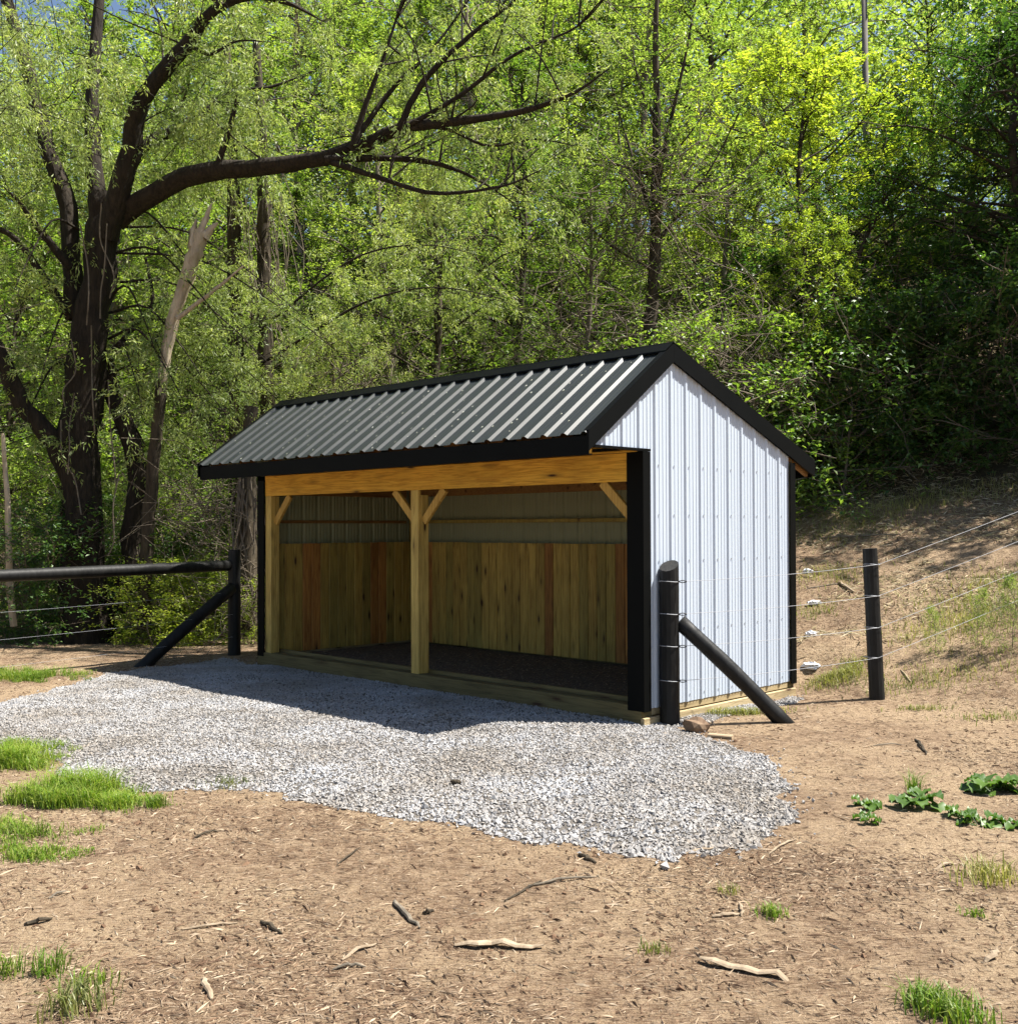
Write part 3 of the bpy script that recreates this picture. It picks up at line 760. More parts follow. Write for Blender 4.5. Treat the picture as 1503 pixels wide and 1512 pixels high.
def grow(seed, H, spread, base, nb, nsub, ntw, nl, leaf, style='broad', trunk_r=.16, lean=0.0, twigr=.006):
    """a tree as (wood Tubes, leaf V, leaf F): trunk -> branches -> sub-branches -> leafy twigs"""
    r = np.random.default_rng(seed); T = Tubes()
    tp = spline([[0,0,-.3],[r.normal(0,.1)+lean*.2, r.normal(0,.1), H*.3],[r.normal(0,.25)+lean*.6, r.normal(0,.25), H*.62],[lean+r.normal(0,.3), r.normal(0,.3), H*.95]], 16)
    tr = trunk_r*np.linspace(1.15,.12,16)**.8; tr[0] *= 1.3
    T.add(tp, tr*.7, 9, .04)
    tw = []
    for k in range(nb):
        f = base+(1-base)*((k+r.random())/nb); pi = f*15; i0 = min(int(pi),14); p0 = tp[i0]*(1-(pi-i0))+tp[i0+1]*(pi-i0)
        az = k*2.4+r.normal(0,.4); shape = (math.sin(math.pi*min(1,(f-base)/(1-base)*.8+.18)))**.7
        Lb = spread*shape*r.uniform(.65,1.15); up = .25+.9*f+r.normal(0,.15)
        d = np.array([math.cos(az), math.sin(az), up*.8]); d /= np.linalg.norm(d)
        p1 = p0+d*Lb*.5+r.normal(0,.06*Lb,3); p2 = p0+d*Lb+r.normal(0,.1*Lb,3)+[0,0,-.12*Lb if style!='willow' else -.3*Lb]
        bp = spline([p0,p1,p2], 7); br = trunk_r*.32*(1-f*.6)*np.linspace(1,.2,7); T.add(bp, np.maximum(br,.006), 5)
        for j in range(nsub):
            g = .25+.75*(j+r.random())/nsub; q0_ = bp[min(6,int(g*6))]
            dd_ = d*.7+unit(1,r)[0]*.9; dd_ /= np.linalg.norm(dd_); Ls = Lb*.38*r.uniform(.6,1.2)
            sp = spline([q0_, q0_+dd_*Ls*.5+r.normal(0,.05,3), q0_+dd_*Ls+[0,0,-.08*Ls]], 5); T.add(sp, np.maximum(twigr*2*np.linspace(1,.4,5),.004), 3)
            for m_ in range(ntw):
                h0 = sp[1+int(r.random()*4)]; td = dd_*.6+unit(1,r)[0]
                if style == 'willow': td[2] -= .35
                td /= np.linalg.norm(td); tw.append((h0, td, Ls*r.uniform(.35,.8)))
    P0 = np.array([t_[0] for t_ in tw]); TD = np.array([t_[1] for t_ in tw]); TL = np.array([t_[2] for t_ in tw])
    n = len(tw)*nl; idx = np.repeat(np.arange(len(tw)), nl); f = r.random(n)
    C = P0[idx]+TD[idx]*(TL[idx]*f)[:,None]+r.normal(0,.045,(n,3))
    C[:,2] -= (f**2)*TL[idx]*(.3 if style=='willow' else .12)
    if style == 'willow':
        Dn = unit(n,r)*.9+TD[idx]*.5+np.array([0,0,-.45]); up = unit(n,r)
    else:
        Dn = TD[idx]*.5+unit(n,r)*.9; Dn[:,2] = Dn[:,2]*.5-.18; up = unit(n,r)*.55+np.array([0,0,1.])
    L_ = leaf[0]*r.uniform(.45,1.5,n); W__ = leaf[1]*r.uniform(.7,1.2,n)
    return T, *leaves_np(C, Dn, L_, W__, up)

PROTO = {}
def proto(key, name_mat, bark, **kw):
    T, V, F = grow(**kw)
    wood_me = mesh_np('trunk', np.concatenate(T.V), np.concatenate(T.Q)); wood_me.materials.append(M[bark])
    wood_me.polygons.foreach_set('use_smooth', np.ones(len(wood_me.polygons), dtype=bool))
    leaf_me = mesh_np('crown', V, F); leaf_me.materials.append(M[name_mat])
    PROTO[key] = (wood_me, leaf_me, kw['H'])
proto('yellow', 'leaf_yellow', 'bark_dark', seed=11, H=9, spread=3.2, base=.22, nb=40, nsub=7, ntw=2, nl=36, leaf=(.085,.05), trunk_r=.14)
proto('green', 'leaf_green', 'bark_dark', seed=12, H=11, spread=3.6, base=.2, nb=42, nsub=7, ntw=2, nl=38, leaf=(.08,.046), trunk_r=.18)
proto('mid', 'leaf_mid', 'bark_grey', seed=13, H=10, spread=3.3, base=.12, nb=44, nsub=7, ntw=2, nl=38, leaf=(.075,.04), trunk_r=.15)
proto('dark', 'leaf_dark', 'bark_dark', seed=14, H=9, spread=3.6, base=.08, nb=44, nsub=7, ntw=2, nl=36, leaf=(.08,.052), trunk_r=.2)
proto('willowy', 'leaf_willow', 'bark_dark', seed=15, H=9, spread=3.2, base=.12, nb=42, nsub=7, ntw=3, nl=30, leaf=(.08,.019), style='willow', trunk_r=.16)
proto('shrub', 'leaf_green', 'twig_grey', seed=16, H=2.6, spread=1.6, base=.03, nb=34, nsub=5, ntw=3, nl=12, leaf=(.07,.042), trunk_r=.035, twigr=.004)
proto('shrub_mid', 'leaf_mid', 'twig_grey', seed=17, H=2.8, spread=1.5, base=.03, nb=34, nsub=5, ntw=3, nl=11, leaf=(.065,.036), trunk_r=.03, twigr=.004)
proto('shrub_dark', 'leaf_dark', 'twig_grey', seed=18, H=2.6, spread=1.7, base=.03, nb=36, nsub=5, ntw=3, nl=13, leaf=(.075,.05), trunk_r=.03, twigr=.004)
proto('shrub_sun_tint', 'leaf_yellow', 'twig_grey', seed=26, H=2.4, spread=1.5, base=.03, nb=34, nsub=5, ntw=3, nl=13, leaf=(.07,.045), trunk_r=.03, twigr=.004)  # yellow leaves stand in for sunlight that the willow blocks here
proto('sparse', 'leaf_mid', 'bark_dark', seed=19, H=11, spread=3.4, base=.3, nb=36, nsub=6, ntw=3, nl=6, leaf=(.085,.045), trunk_r=.17)

def place_tree(key, px, Y, H, label, name='tree', cat='tree', group=None, rz=None, wide=1.0, dz=0.0, tilt=(0,0)):
    wm, lm, h0 = PROTO[key]; X = (px-751.5)*Y/F_PX
    s = H/h0; e_ = empty(name, (X, Y, float(ground_h(X, Y))+dz), random.uniform(0,6.28) if rz is None else rz, label, cat, group)
    e_.rotation_euler = (tilt[0], tilt[1], e_.rotation_euler[2])
    for nm, me in (('trunk', wm), ('crown', lm)):
        o = bpy.data.objects.new(nm, me); COL.objects.link(o); o.parent = e_; o.scale = (s*wide, s*wide, s)
    return e_
random.seed(5)
GB = 'trees of the wooded hillside behind the shed'
TREES = [
 # near edge of the wood, right of the shed
 ('yellow', 1205, 22.5, 8.2, 'bright yellow-green sunlit tree above the gable peak, right of the tall dark trunk', 1.25),
 ('yellow', 1320, 25.0, 6.7, 'yellow-green tree right below the utility pole', 1.3),
 ('mid', 1120, 26.5, 9.0, 'pale-tipped tree between the tall dark trunk and the glowing yellow-green tree', .95),
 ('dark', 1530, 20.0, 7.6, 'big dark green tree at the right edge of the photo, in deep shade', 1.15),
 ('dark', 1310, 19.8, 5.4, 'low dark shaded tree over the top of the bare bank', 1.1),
 ('yellow', 1190, 18.6, 4.8, 'light-tipped small tree just behind the back corner of the shed', .95),
 ('green', 1440, 23.5, 7.6, 'green tree whose crown fills the gap under the utility pole on the right', 1.05),
 ('dark', 1660, 19.0, 9.5, 'tall dark tree cut off by the right border of the photo', 1.1),
 ('mid', 1060, 21.5, 6.8, 'pale green tree behind the gable peak of the shed', 1.0),
 ('mid', 880, 20.5, 7.0, 'pale green tree left of the tall dark trunk above the roof ridge', 1.0),
 ('green', 760, 22.5, 9.5, 'green tree above the middle of the roof ridge', 1.0),
 ('willowy', 640, 20.5, 7.4, 'grey-green feathery tree above the left half of the roof', 1.0),
 ('willowy', 500, 18.5, 5.2, 'low feathery willow just over the left end of the roof ridge', 1.05),
 ('mid', 560, 24.5, 10.5, 'tall pale tree behind the feathery trees at the centre left', 1.0),
 ('willowy', 380, 20.0, 6.6, 'feathery willow behind the broken pale snag', 1.05),
 ('green', 300, 23.5, 9.5, 'leafy green tree behind the big willow, right of its trunk', 1.0),
 ('mid', 150, 24.0, 10.0, 'pale green tree straight behind the big willow trunk', 1.0),
 ('green', 20, 22.0, 8.5, 'green tree at the left border behind the big willow', 1.0),
 ('mid', 700, 30.0, 14.0, 'tall light green tree high behind the middle of the roof', 1.0),
 ('mid', 940, 29.0, 12.0, 'tall pale-tipped tree high behind the dark trunk', 1.0),
 ('green', 1040, 33.0, 13.0, 'tall green tree at the skyline between the dark trunk and utility pole', 1.0),
 ('mid', 1190, 35.0, 12.0, 'light tree on the skyline left of the utility pole', 1.0),
 ('sparse', 1380, 36.0, 10, 'thin-leaved tree against the sky right of the utility pole', 1.0),
 ('green', 1500, 33.0, 9.0, 'green skyline tree in the upper right corner', 1.0),
 ('mid', 860, 37.0, 16.0, 'tall pale tree at the top centre of the photo', 1.0),
 ('mid', 420, 31.0, 14.5, 'tall light tree behind the arching willow limb', 1.0),
 ('green', 240, 33.0, 14.5, 'tall green tree rising beyond the big willow crown', 1.0),
 ('sparse', 60, 34.0, 13.5, 'thin-leaved tall tree showing sky at the upper left', 1.0),
]
TREES += [
 ('green', 600, 33.0, 12.5, 'tall dense green tree behind the tip of the long willow limb', 1.2),
 ('mid', 500, 36.0, 13.0, 'tall pale tree far behind the two vine-hung trunks', 1.2),
 ('green', 340, 37.0, 13.5, 'tall green tree far behind the leaning snag', 1.2),
 ('mid', 780, 33.0, 11.5, 'tall pale tree far behind the right end of the long willow limb', 1.2),
 ('green', 900, 35.0, 12.0, 'dense green tree far behind the left side of the tall dark trunk', 1.2),
 ('green', 130, 36.0, 13.5, 'tall green tree far behind the willow fork', 1.2),
 ('green', 680, 25.5, 7.5, 'middle-height green tree between feathery tree and roof ridge centre', 1.1),
 ('green', 460, 26.0, 8.0, 'middle-height green tree behind the left end of the roof ridge', 1.1),
]
for k, Xp, Yp, H_, lb, wd_ in TREES: place_tree(k, Xp, Yp, H_, lb, 'tree', 'tree', GB, None, wd_)
for k, Xp, Yp, H_, lb in (('dark', 1880, 20, 11, 'tall dark tree beyond the right border, shading the top of the bank'), ('dark', 1850, 15.6, 6.5, 'nearest dark tree beyond the right border, low over the wires'),
    ('dark', 1700, 23, 13, 'tallest dark tree beyond the right border, farther up the slope'), ('dark', 1745, 18.0, 9.0, 'dark tree beyond the right border between the low one and the tall one'),
    ('green', -150, 19, 9, 'green tree beyond the left border behind the rail fence'), ('mid', -260, 15.5, 8, 'pale green tree beyond the left border beside the willow')):
    place_tree(k, Xp, Yp, H_, lb, 'tree', 'tree', 'trees outside the frame')
GS = 'shrubs along the edge of the wood'
SHR = [
 ('shrub_dark', 100, 17.2, 1.5, 'low dark shrub in front of the willow foot under the rail'),
 ('shrub_dark', 20, 16.9, 1.3, 'low dark shrub under the rail at the left border'),
 ('shrub', 175, 17.4, 1.8, 'green shrub between the willow trunk and the bright bush'),
 ('shrub_mid', 270, 18.2, 2.4, 'pale shrub above the slanting black brace'),
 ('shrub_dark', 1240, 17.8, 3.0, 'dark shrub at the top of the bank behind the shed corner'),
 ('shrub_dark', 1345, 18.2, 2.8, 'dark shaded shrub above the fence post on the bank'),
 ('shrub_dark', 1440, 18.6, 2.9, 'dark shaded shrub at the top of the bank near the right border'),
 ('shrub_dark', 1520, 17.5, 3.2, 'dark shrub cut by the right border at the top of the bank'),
 ('shrub_dark', 1290, 20.5, 3.6, 'dark shrub in the second row above the bank'),
 ('shrub', 1140, 17.3, 3.4, 'leafy shrub showing over the right slope of the roof'),
 ('shrub_mid', 1040, 18.0, 3.6, 'pale shrub above the ridge end of the roof'),
 ('shrub_mid', 930, 18.2, 3.2, 'pale shrub at the foot of the tall dark trunk'),
 ('shrub', 820, 18.5, 3.3, 'green shrub above the right part of the ridge'),
 ('shrub_mid', 700, 18.6, 3.1, 'pale shrub above the middle of the ridge'),
 ('shrub', 600, 18.8, 2.9, 'green shrub above the left part of the ridge'),
 ('shrub', 330, 18.6, 2.7, 'green shrub left of the shed above the black post'),
 ('shrub_dark', 240, 18.0, 1.9, 'dark leafy shrub under the big willow, right of its trunk'),
 ('shrub_dark', 60, 16.4, 2.0, 'dark shrub behind the left end of the black rail'),
 ('shrub_dark', 150, 18.6, 2.2, 'dark shrub right behind the big willow trunk'),
 ('shrub_mid', 20, 19.5, 3.0, 'pale shrub behind the fence at the left border'),
 ('shrub_mid', 280, 20.5, 3.4, 'pale tall shrub in the gap between willow and shed'),
 ('shrub', 110, 21.0, 3.6, 'green tall shrub seen left of the willow trunk'),
 ('shrub_mid', 400, 19.0, 3.2, 'pale shrub hidden behind the left end of the shed roof'),
 ('shrub_dark', 1180, 20.5, 3.8, 'dark tall shrub behind the light-tipped small tree'),
 ('shrub_dark', 1400, 21.5, 4.0, 'dark tall shrub in the shade under the right-hand trees'),
]
for k, Xp, Yp, H_, lb in SHR: place_tree(k, Xp, Yp, H_, lb, 'shrub', 'shrub', GS)
place_tree('shrub_sun_tint', 232, 16.3, 1.25, 'low bush tinted bright as if sunlit behind the slanting black brace', 'bush', 'bush', 'low bushes tinted as if sunlit behind the left fence', wide=1.3)
place_tree('shrub_sun_tint', 368, 16.4, 1.0, 'bright low bush in the gap between black post and shed', 'bush', 'bush', 'low bushes tinted as if sunlit behind the left fence', wide=1.2)
place_tree('shrub_sun_tint', 292, 16.9, 1.1, 'low green bush seen between the black brace and post', 'bush', 'bush', 'low bushes tinted as if sunlit behind the left fence', wide=1.3)

# far woods: one mass of leaves on the upper slopes
n = 125000
fy_ = rng.uniform(33, 62, n); fx_ = rng.uniform(-.62,.62,n)*fy_
cl = fbm(fx_*.28, fy_*.28, 3); top = 8+9*np.clip(cl+.35,0,1)
fz = ground_h(fx_, fy_)+top*rng.random(n)**.8
C = np.stack([fx_, fy_, fz], -1)
V, F = leaves_np(C, unit(n)*[1,1,.5], rng.uniform(.16,.32,n), rng.uniform(.12,.2,n), unit(n)*.6+[0,0,1.])
tag(link('far_woods', mesh_np('far_woods', V, F), M['leaf_far']), 'far leafy woods covering the upper slope behind all nearer trees', 'woods', kind='stuff')

# ------------------------------------------------------------------ the tall dark trunk behind the gable
td = empty('tree', tuple(at(958, 700, 19.2)*[1,1,0]+[0,0,float(ground_h(at(958,700,19.2)[0], 19.2))]), 0, 'tall thin dark tree with vine-wrapped trunk rising behind the roof ridge', 'tree', GB)
def world_tube(name, pts, radii, mat, parent, n=16, sides=9, rough=.05):
    base = np.array(parent.location)
    P = spline(np.array(pts)-base, n); rr = np.interp(np.linspace(0,1,n), np.linspace(0,1,len(radii)), radii)
    P[1:-1] += rng.normal(0, .07, (n-2,3))*rr[1:-1,None]
    T = Tubes(); T.add(P, rr, sides, rough); return T.build(name, mat, parent), P+base, rr
Y0 = 19.2
tdt, tpath, _ = world_tube('trunk', [at(957,640,Y0), at(958,520,Y0), at(966,400,Y0), at(968,290,Y0), at(970,180,Y0), at(968,60,Y0), at(972,-60,Y0)], [.13,.12,.11,.09,.07,.05,.03], M['bark_dark'], td)
limbs = [([ (968,290),(985,200),(1010,90),(1030,-20)], .055), ([(966,330),(930,220),(895,100)], .04), ([(966,300),(1010,260),(1060,180)], .035),
         ([(967,360),(1020,300),(1080,270),(1120,230)], .04), ([(966,260),(920,245),(850,230)], .03), ([(967,250),(1000,220),(1060,140)], .03),
         ([(966,400),(900,360),(820,290)], .03), ([(968,180),(940,110),(930,20)], .03), ([(968,280),(1030,275),(1110,130)],.03)]
tdl = []
for lp, r_ in limbs:
    dy = random.uniform(-1.2,1.2)
    pts = [at(a, b, Y0+dy*i_/len(lp)) for i_, (a,b) in enumerate(lp)]
    lo_, P, _ = world_tube('limb', pts, [r_, r_*.25], M['bark_dark'], td, 12, 6, .02); tdl.append(P); lo_.parent = tdt

def twig_leaves(paths, per, leafL, leafW, tl, style, seed, spread=.9, dens_pow=1.0, twig_r=.004, updir=0.0, back=0.0):
    """leafy twigs along given world paths; returns (Tubes, V, F) in world coordinates"""
    r = np.random.default_rng(seed); T = Tubes(); Cs=[]; Ds=[]
    for P, cnt in paths:
        for _ in range(cnt):
            f = r.random()**dens_pow; q = P[min(len(P)-1, int(f*len(P)))]+r.normal(0,.03,3); q = q+[0,back*r.random(),0]
            d = unit(1,r)[0]; d[2] = d[2]*.6+updir; d /= np.linalg.norm(d); L1 = spread*r.uniform(.4,1.3)
            m1 = q+d*L1*.5+[0,0,.05*L1]; m2 = q+d*L1
            sp = spline([q,m1,m2], 5); T.add(sp, twig_r*np.linspace(2.2,1,5), 3)
            for j in range(r.integers(3,6)):
                h0 = sp[1+r.integers(0,4)]; d2 = d*.5+unit(1,r)[0]*.7
                if style == 'willow': d2[2] -= .35
                d2 /= np.linalg.norm(d2); Lt = tl*r.uniform(.5,1.2)
                end = h0+d2*Lt+[0,0,-.25*Lt if style=='willow' else 0]
                sp2 = spline([h0, h0+d2*Lt*.5, end], 4); T.add(sp2, twig_r*.6, 3)
                nlv = int(per*r.uniform(.6,1.4)); ff = r.random(nlv)[:,None]
                Cs.append(h0*(1-ff)+end*ff+r.normal(0,.03,(nlv,3))); Ds.append(np.repeat(d2[None],nlv,0))
    C = np.concatenate(Cs); D0 = np.concatenate(Ds); n = len(C)
    if style == 'willow': Dn = D0*.5+unit(n,r)*.8+[0,0,-.45]; up = unit(n,r)
    else: Dn = D0*.4+unit(n,r)*.9; Dn[:,2] *= .5; up = unit(n,r)*.5+[0,0,1.]
    V, F = leaves_np(C, Dn, leafL*r.uniform(.6,1.3,n), leafW*r.uniform(.7,1.2,n), up)
    return T, V, F
def to_local(o, V): return V-np.array(o.location)
T, V, F = twig_leaves([(p, 16) for p in tdl]+[(tpath[6:], 25)], 10, .08, .045, .35, 'broad', 31, .7, .7)
T.V = [to_local(td, v) for v in T.V]; T.build('twig', M['bark_dark'], td)['kind'] = 'stuff'
link('crown', mesh_np('crown', to_local(td, V), F), M['leaf_mid'], td)

# ------------------------------------------------------------------ the big willow
YW = 16.6
wl = empty('willow_tree', (float(at(130,900,YW)[0]), YW, 0.0), 0, 'big old willow with black forked trunk and long arching limb at the left', 'tree')
WP = []; WTR = []
def limb(pts, w0, w1, Ys, name='limb', n=18, sides=10):
    k = len(pts); P = [at(a, b, Ys[0]+(Ys[1]-Ys[0])*i_/(k-1)) for i_, (a,b) in enumerate(pts)]
    sc = YW/F_PX/2*.8
    oo, PP, rr = world_tube(name, P, [w0*sc, w0*sc*.55+w1*sc*.45, w1*sc], M['bark_willow'], wl, n, sides, .05)
    if name == 'limb': oo.parent = WTR[0]
    else: WTR.append(oo)
    WP.append((PP, w0, w1)); return PP
limb([(128,960),(122,860),(118,700),(124,560),(140,430),(150,340),(152,290)], 78, 50, (YW,YW), 'trunk', 26, 14)
limb([(140,960),(188,860),(196,780),(205,700),(175,600),(150,520)], 40, 30, (YW+.3,YW+.3), 'trunk', 20, 10)
limb([(112,470),(106,400),(100,310),(78,240),(62,190),(45,120),(20,40),(0,-40)], 36, 20, (YW+.1,YW+.6))
limb([(150,330),(140,250),(137,170),(140,80),(150,-40)], 34, 18, (YW+.2,YW+.8))
limb([(155,350),(172,290),(195,215),(205,150),(245,100),(285,50),(320,12),(372,-6),(430,6),(475,30)], 42, 2, (YW-.1,YW-1.6), n=24)
limb([(172,325),(225,285),(300,253),(400,244),(480,231),(540,212),(590,188),(640,182),(720,172),(790,158),(850,135),(900,100)], 38, 1.5, (YW,YW-2.6), n=34)
limb([(175,270),(215,215),(260,190),(300,165),(345,135),(400,128),(460,105)], 26, 2, (YW+.3,YW+1.0))
limb([(520,215),(545,140),(575,60),(610,-60)], 12, 1.5, (YW-1.4,YW-1.6)); limb([(515,220),(580,130),(640,70),(720,-40)], 11, 1.5, (YW-1.4,YW-1.0))
limb([(590,188),(625,120),(690,55),(760,0),(800,-50)], 12, 1.5, (YW-1.6,YW-2.2)); limb([(600,186),(680,140),(760,80),(850,40),(900,-10)], 9, 1.5, (YW-1.6,YW-2.4))
limb([(480,235),(560,233),(640,240),(700,262),(760,300)], 14, 1.5, (YW-1.2,YW-1.0)); limb([(490,240),(560,262),(640,285),(740,275),(800,250)], 11, 1.5, (YW-1.2,YW-1.8))
limb([(320,250),(335,200),(355,140),(370,130)], 12, 5, (YW-.6,YW-.4)); limb([(325,240),(345,170),(350,120)], 8, 3, (YW-.6,YW-.9))
limb([(105,395),(60,340),(30,300),(5,275)], 16, 2, (YW,YW-.8)); limb([(105,470),(60,400),(20,350),(-20,330)], 14, 8, (YW,YW-.4))
limb([(110,720),(80,650),(35,600),(5,530),(-30,470)], 40, 24, (YW,YW-.5)); limb([(165,520),(200,480),(225,445),(215,380)], 12, 5, (YW+.2,YW+.6))
limb([(600,188),(660,190),(720,215),(790,205),(850,215)], 7, 1.2, (YW-1.6,YW-1.4)); limb([(330,10),(300,-20),(280,-60)], 14, 8, (YW-1.2,YW-1))
limb([(245,100),(280,70),(310,80),(350,60),(400,62)], 9, 1.2, (YW-1,YW-1.4))
limb([(345,520),(430,450),(500,395),(560,368),(640,362),(720,380)], 6, 1.5, (YW+1.2,YW+.5), n=26, sides=7); limb([(345,560),(430,510),(520,455),(590,430),(660,425),(740,440)], 7, 1.5, (YW+1.6,YW+1), n=26, sides=7)
rs = np.random.default_rng(77)
T = Tubes()
for k in range(70):
    PP, w0, w1 = WP[rs.choice([2,4,5,5,5,6,7,8,9,10,11,12])]; i_ = int(rs.uniform(.25,.98)*len(PP)); p_ = PP[i_]
    d_ = np.array([rs.normal(.25,.5), rs.normal(0,.4), rs.uniform(.1,1.1)]); d_ /= np.linalg.norm(d_); l_ = rs.uniform(.6,2.2)
    T = Tubes(); T.add(to_local(wl, spline([p_, p_+d_*l_*.5+rs.normal(0,.08,3), p_+d_*l_+rs.normal(0,.12,3)], 9)), np.linspace(.016,.004,9), 5, .03)
    T.build('branch', M['bark_willow'], wl)
paths = []
for PP, w0, w1 in WP[2:]:
    L_ = np.linalg.norm(np.diff(PP,axis=0),axis=1).sum(); paths.append((PP[len(PP)//4:], int(L_*4.6)))
# unseen finer boughs filling the crown: free paths from the trunk head outwards
r_ = np.random.default_rng(44)
head = at(150, 300, YW)
for k in range(34):
    az = r_.uniform(0, 6.28); d = np.array([math.cos(az), math.sin(az)*.8, r_.uniform(.15,1.4)]); d /= np.linalg.norm(d); L_ = r_.uniform(2.2,4.2)
    P = spline([head+[0,0,.2], head+d*L_*.5+r_.normal(0,.2,3), head+d*L_+[0,0,-.3]], 12); paths.append((P[4:], 9))
for (a, b, Yd) in ((330,480,15.6),(400,540,16.2),(300,560,16.0),(230,520,15.8),(450,470,16.5),(420,600,16.8),(340,620,16.4),(250,640,16.5),(60,560,15.8),(30,640,16.2),(90,760,16.6),(240,720,17.0),(300,420,16.0),(500,520,16.8),(210,600,15.6),(20,430,15.6),(270,590,15.7)):
    c = at(a, b, Yd); src = at(160 if a > 150 else 115, b-60-.25*abs(a-150), YW+.2)
    P = spline([src, (src*.6+c*.4)+[0,0,.5], (src*.25+c*.75)+[0,0,.3], c], 12); paths.append((P[5:], 14))
    T = Tubes(); T.add(to_local(wl, P), np.linspace(.022,.006,12), 6, .03); T.build('branch', M['bark_willow'], wl)
T, V, F = twig_leaves(paths, 30, .085, .019, .42, 'willow', 51, .75, .8, .0035, .1, 1.1)
print('willow leaves', len(F)//2)
T.V = [to_local(wl, v) for v in T.V]; T.build('twig', M['bark_willow'], wl)['kind'] = 'stuff'
link('crown', mesh_np('crown', to_local(wl, V), F), M['leaf_willow'], wl)

T = Tubes()
for (a0, b0_), (a1, b1_) in (((150,300),(162,440)),((158,330),(148,470)),((118,330),(128,480)),((160,560),(172,720)),((110,580),(100,700)),((176,700),(160,820)),((135,480),(140,640)),((90,620),(120,760)),((105,500),(96,600))):
    p0_, p1_ = at(a0, b0_, YW-.48), at(a1, b1_, YW-.5)
    T.add(to_local(wl, spline([p0_, p0_*.6+p1_*.4+rng.normal(0,.06,3), p0_*.3+p1_*.7+rng.normal(0,.06,3), p1_], 14)), .011, 5)
T.build('climbing_vine', M['twig_grey'], wl)['kind'] = 'stuff'
# broken pale snag
sn = empty('dead_snag', (float(at(228,800,16.4)[0]), 16.4, 0), 0, 'broken pale leaning dead trunk right of the big willow', 'dead tree')
world_tube('trunk', [at(212,930,16.5), at(220,760,16.4), at(233,620,16.25), at(240,560,16.2)], [.10,.09,.08,.07], M['bark_dark'], sn, 18, 10, .08)
world_tube('bare_trunk', [at(236,590,16.23), at(240,560,16.2), at(256,470,16.1), at(283,385,16.0), at(296,345,16.0)], [.066,.075,.09,.115,.10], M['bark_pale'], sn, 22, 10, .12)
for q_ in (((292,350),(303,325),(312,300)), ((283,365),(285,340),(290,322)), ((300,350),(312,335),(322,328))):
    world_tube('splinter', [at(a_, b_, 16.0) for a_, b_ in q_], [.07,.045,.01], M['bark_pale'], sn, 8, 6, .2)
world_tube('limb', [at(262,470,16.0), at(320,425,15.9), at(360,392,15.8)], [.045,.03,.015], M['bark_pale'], sn, 12, 7, .12)
for a, nm in ((346,'slim dark trunk hung with dry vines left of centre, behind the snag'), (390,'second slim dark trunk hung with dry vines, right of the first')):
    e_ = empty('tree', (float(at(a,600,18.4)[0]), 18.4, 0), 0, nm, 'tree', GB)
    world_tube('trunk', [at(a+8,900,18.4), at(a+6,700,18.4), at(a,450,18.4), at(a-2,250,18.4), at(a-12,60,18.4)], [.16,.14,.12,.1,.06], M['bark_dark'], e_, 20, 8, .06)
    T = Tubes()
    for k in range(26):
        q = at(a+random.uniform(-15,40), random.uniform(230,330), 18.4+random.uniform(-.3,.3))
        T.add(to_local(e_, spline([q, q+[random.uniform(-.2,.3),0,-1.0], q+[random.uniform(-.3,.5),random.uniform(-.2,.2),-random.uniform(1.5,2.6)]], 8)), .007, 3)
    T.build('hanging_vine', M['twig_grey'], e_)['kind'] = 'stuff'
pt = empty('sapling', (float(at(12,900,15.9)[0]), 15.9, 0), 0, 'thin pale bare tree trunk at the left border behind the rail', 'sapling')
world_tube('trunk', [at(20,925,15.9), at(14,860,15.9), at(12,760,15.9), at(4,640,15.9)], [.055,.05,.045,.03], M['bark_pale'], pt, 12, 8, .04)
dk = empty('tree', (float(at(366,800,16.6)[0]), 16.6, 0), 0, 'dark vine-covered stump trunk in the gap beside the left shed corner', 'tree', GB)
world_tube('trunk', [at(366,930,16.6), at(364,800,16.6), at(366,700,16.6), at(370,600,16.6)], [.16,.15,.14,.1], M['bark_dark'], dk, 12, 9, .06)
T = Tubes()
for k in range(14):
    q = at(random.uniform(350,380), random.uniform(690,760), 16.35)
    T.add(to_local(dk, spline([q, q+[random.uniform(-.15,.15),0,-.5], q+[random.uniform(-.15,.15),-.05,-1.1]], 8)), .012, 4)
T.build('hanging_vine', M['twig_grey'], dk)['kind'] = 'stuff'

# tangles of dry brush
def thicket(px, py, Y, wpx, hpx, n, label, r=.007):
    c = at(px, py, Y); e_ = empty('dry_brush', (c[0], c[1], float(ground_h(c[0], c[1]))), 0, label, 'brush', 'tangles of dry brush')
    T = Tubes(); wx = wpx*Y/F_PX/2; hz = hpx*Y/F_PX/2
    for k in range(n):
        p = c+np.array([random.gauss(0,wx*.6), random.gauss(0,.5), random.gauss(0,hz*.6)])
        d = unit(1)[0]*[1,.6,.9]; L_ = random.uniform(.4,1.3)
        T.add(to_local(e_, spline([p, p+d*L_*.4+rng.normal(0,.12,3), p+d*L_+rng.normal(0,.25,3)], 7)), np.linspace(r*random.uniform(.7,1.6), r*.4, 7), 4)
    o = T.build('twig', M['twig_grey'], e_); o['kind'] = 'stuff'
thicket(1070, 540, 17.4, 170, 150, 260, 'tangle of dry grey twigs right of the roof peak')
thicket(960, 290, 18.6, 170, 150, 230, 'nest-like tangle of bare twigs high on the tall dark trunk')
thicket(520, 560, 17.8, 130, 80, 90, 'dry twigs showing above the left part of the roof ridge')
thicket(310, 760, 16.8, 90, 130, 130, 'dense dry twigs between big willow and shed')
thicket(230, 770, 17.2, 110, 110, 60, 'dry twigs right of the willow foot')
thicket(40, 800, 17.0, 100, 100, 50, 'dry twigs behind the left end of the black rail')
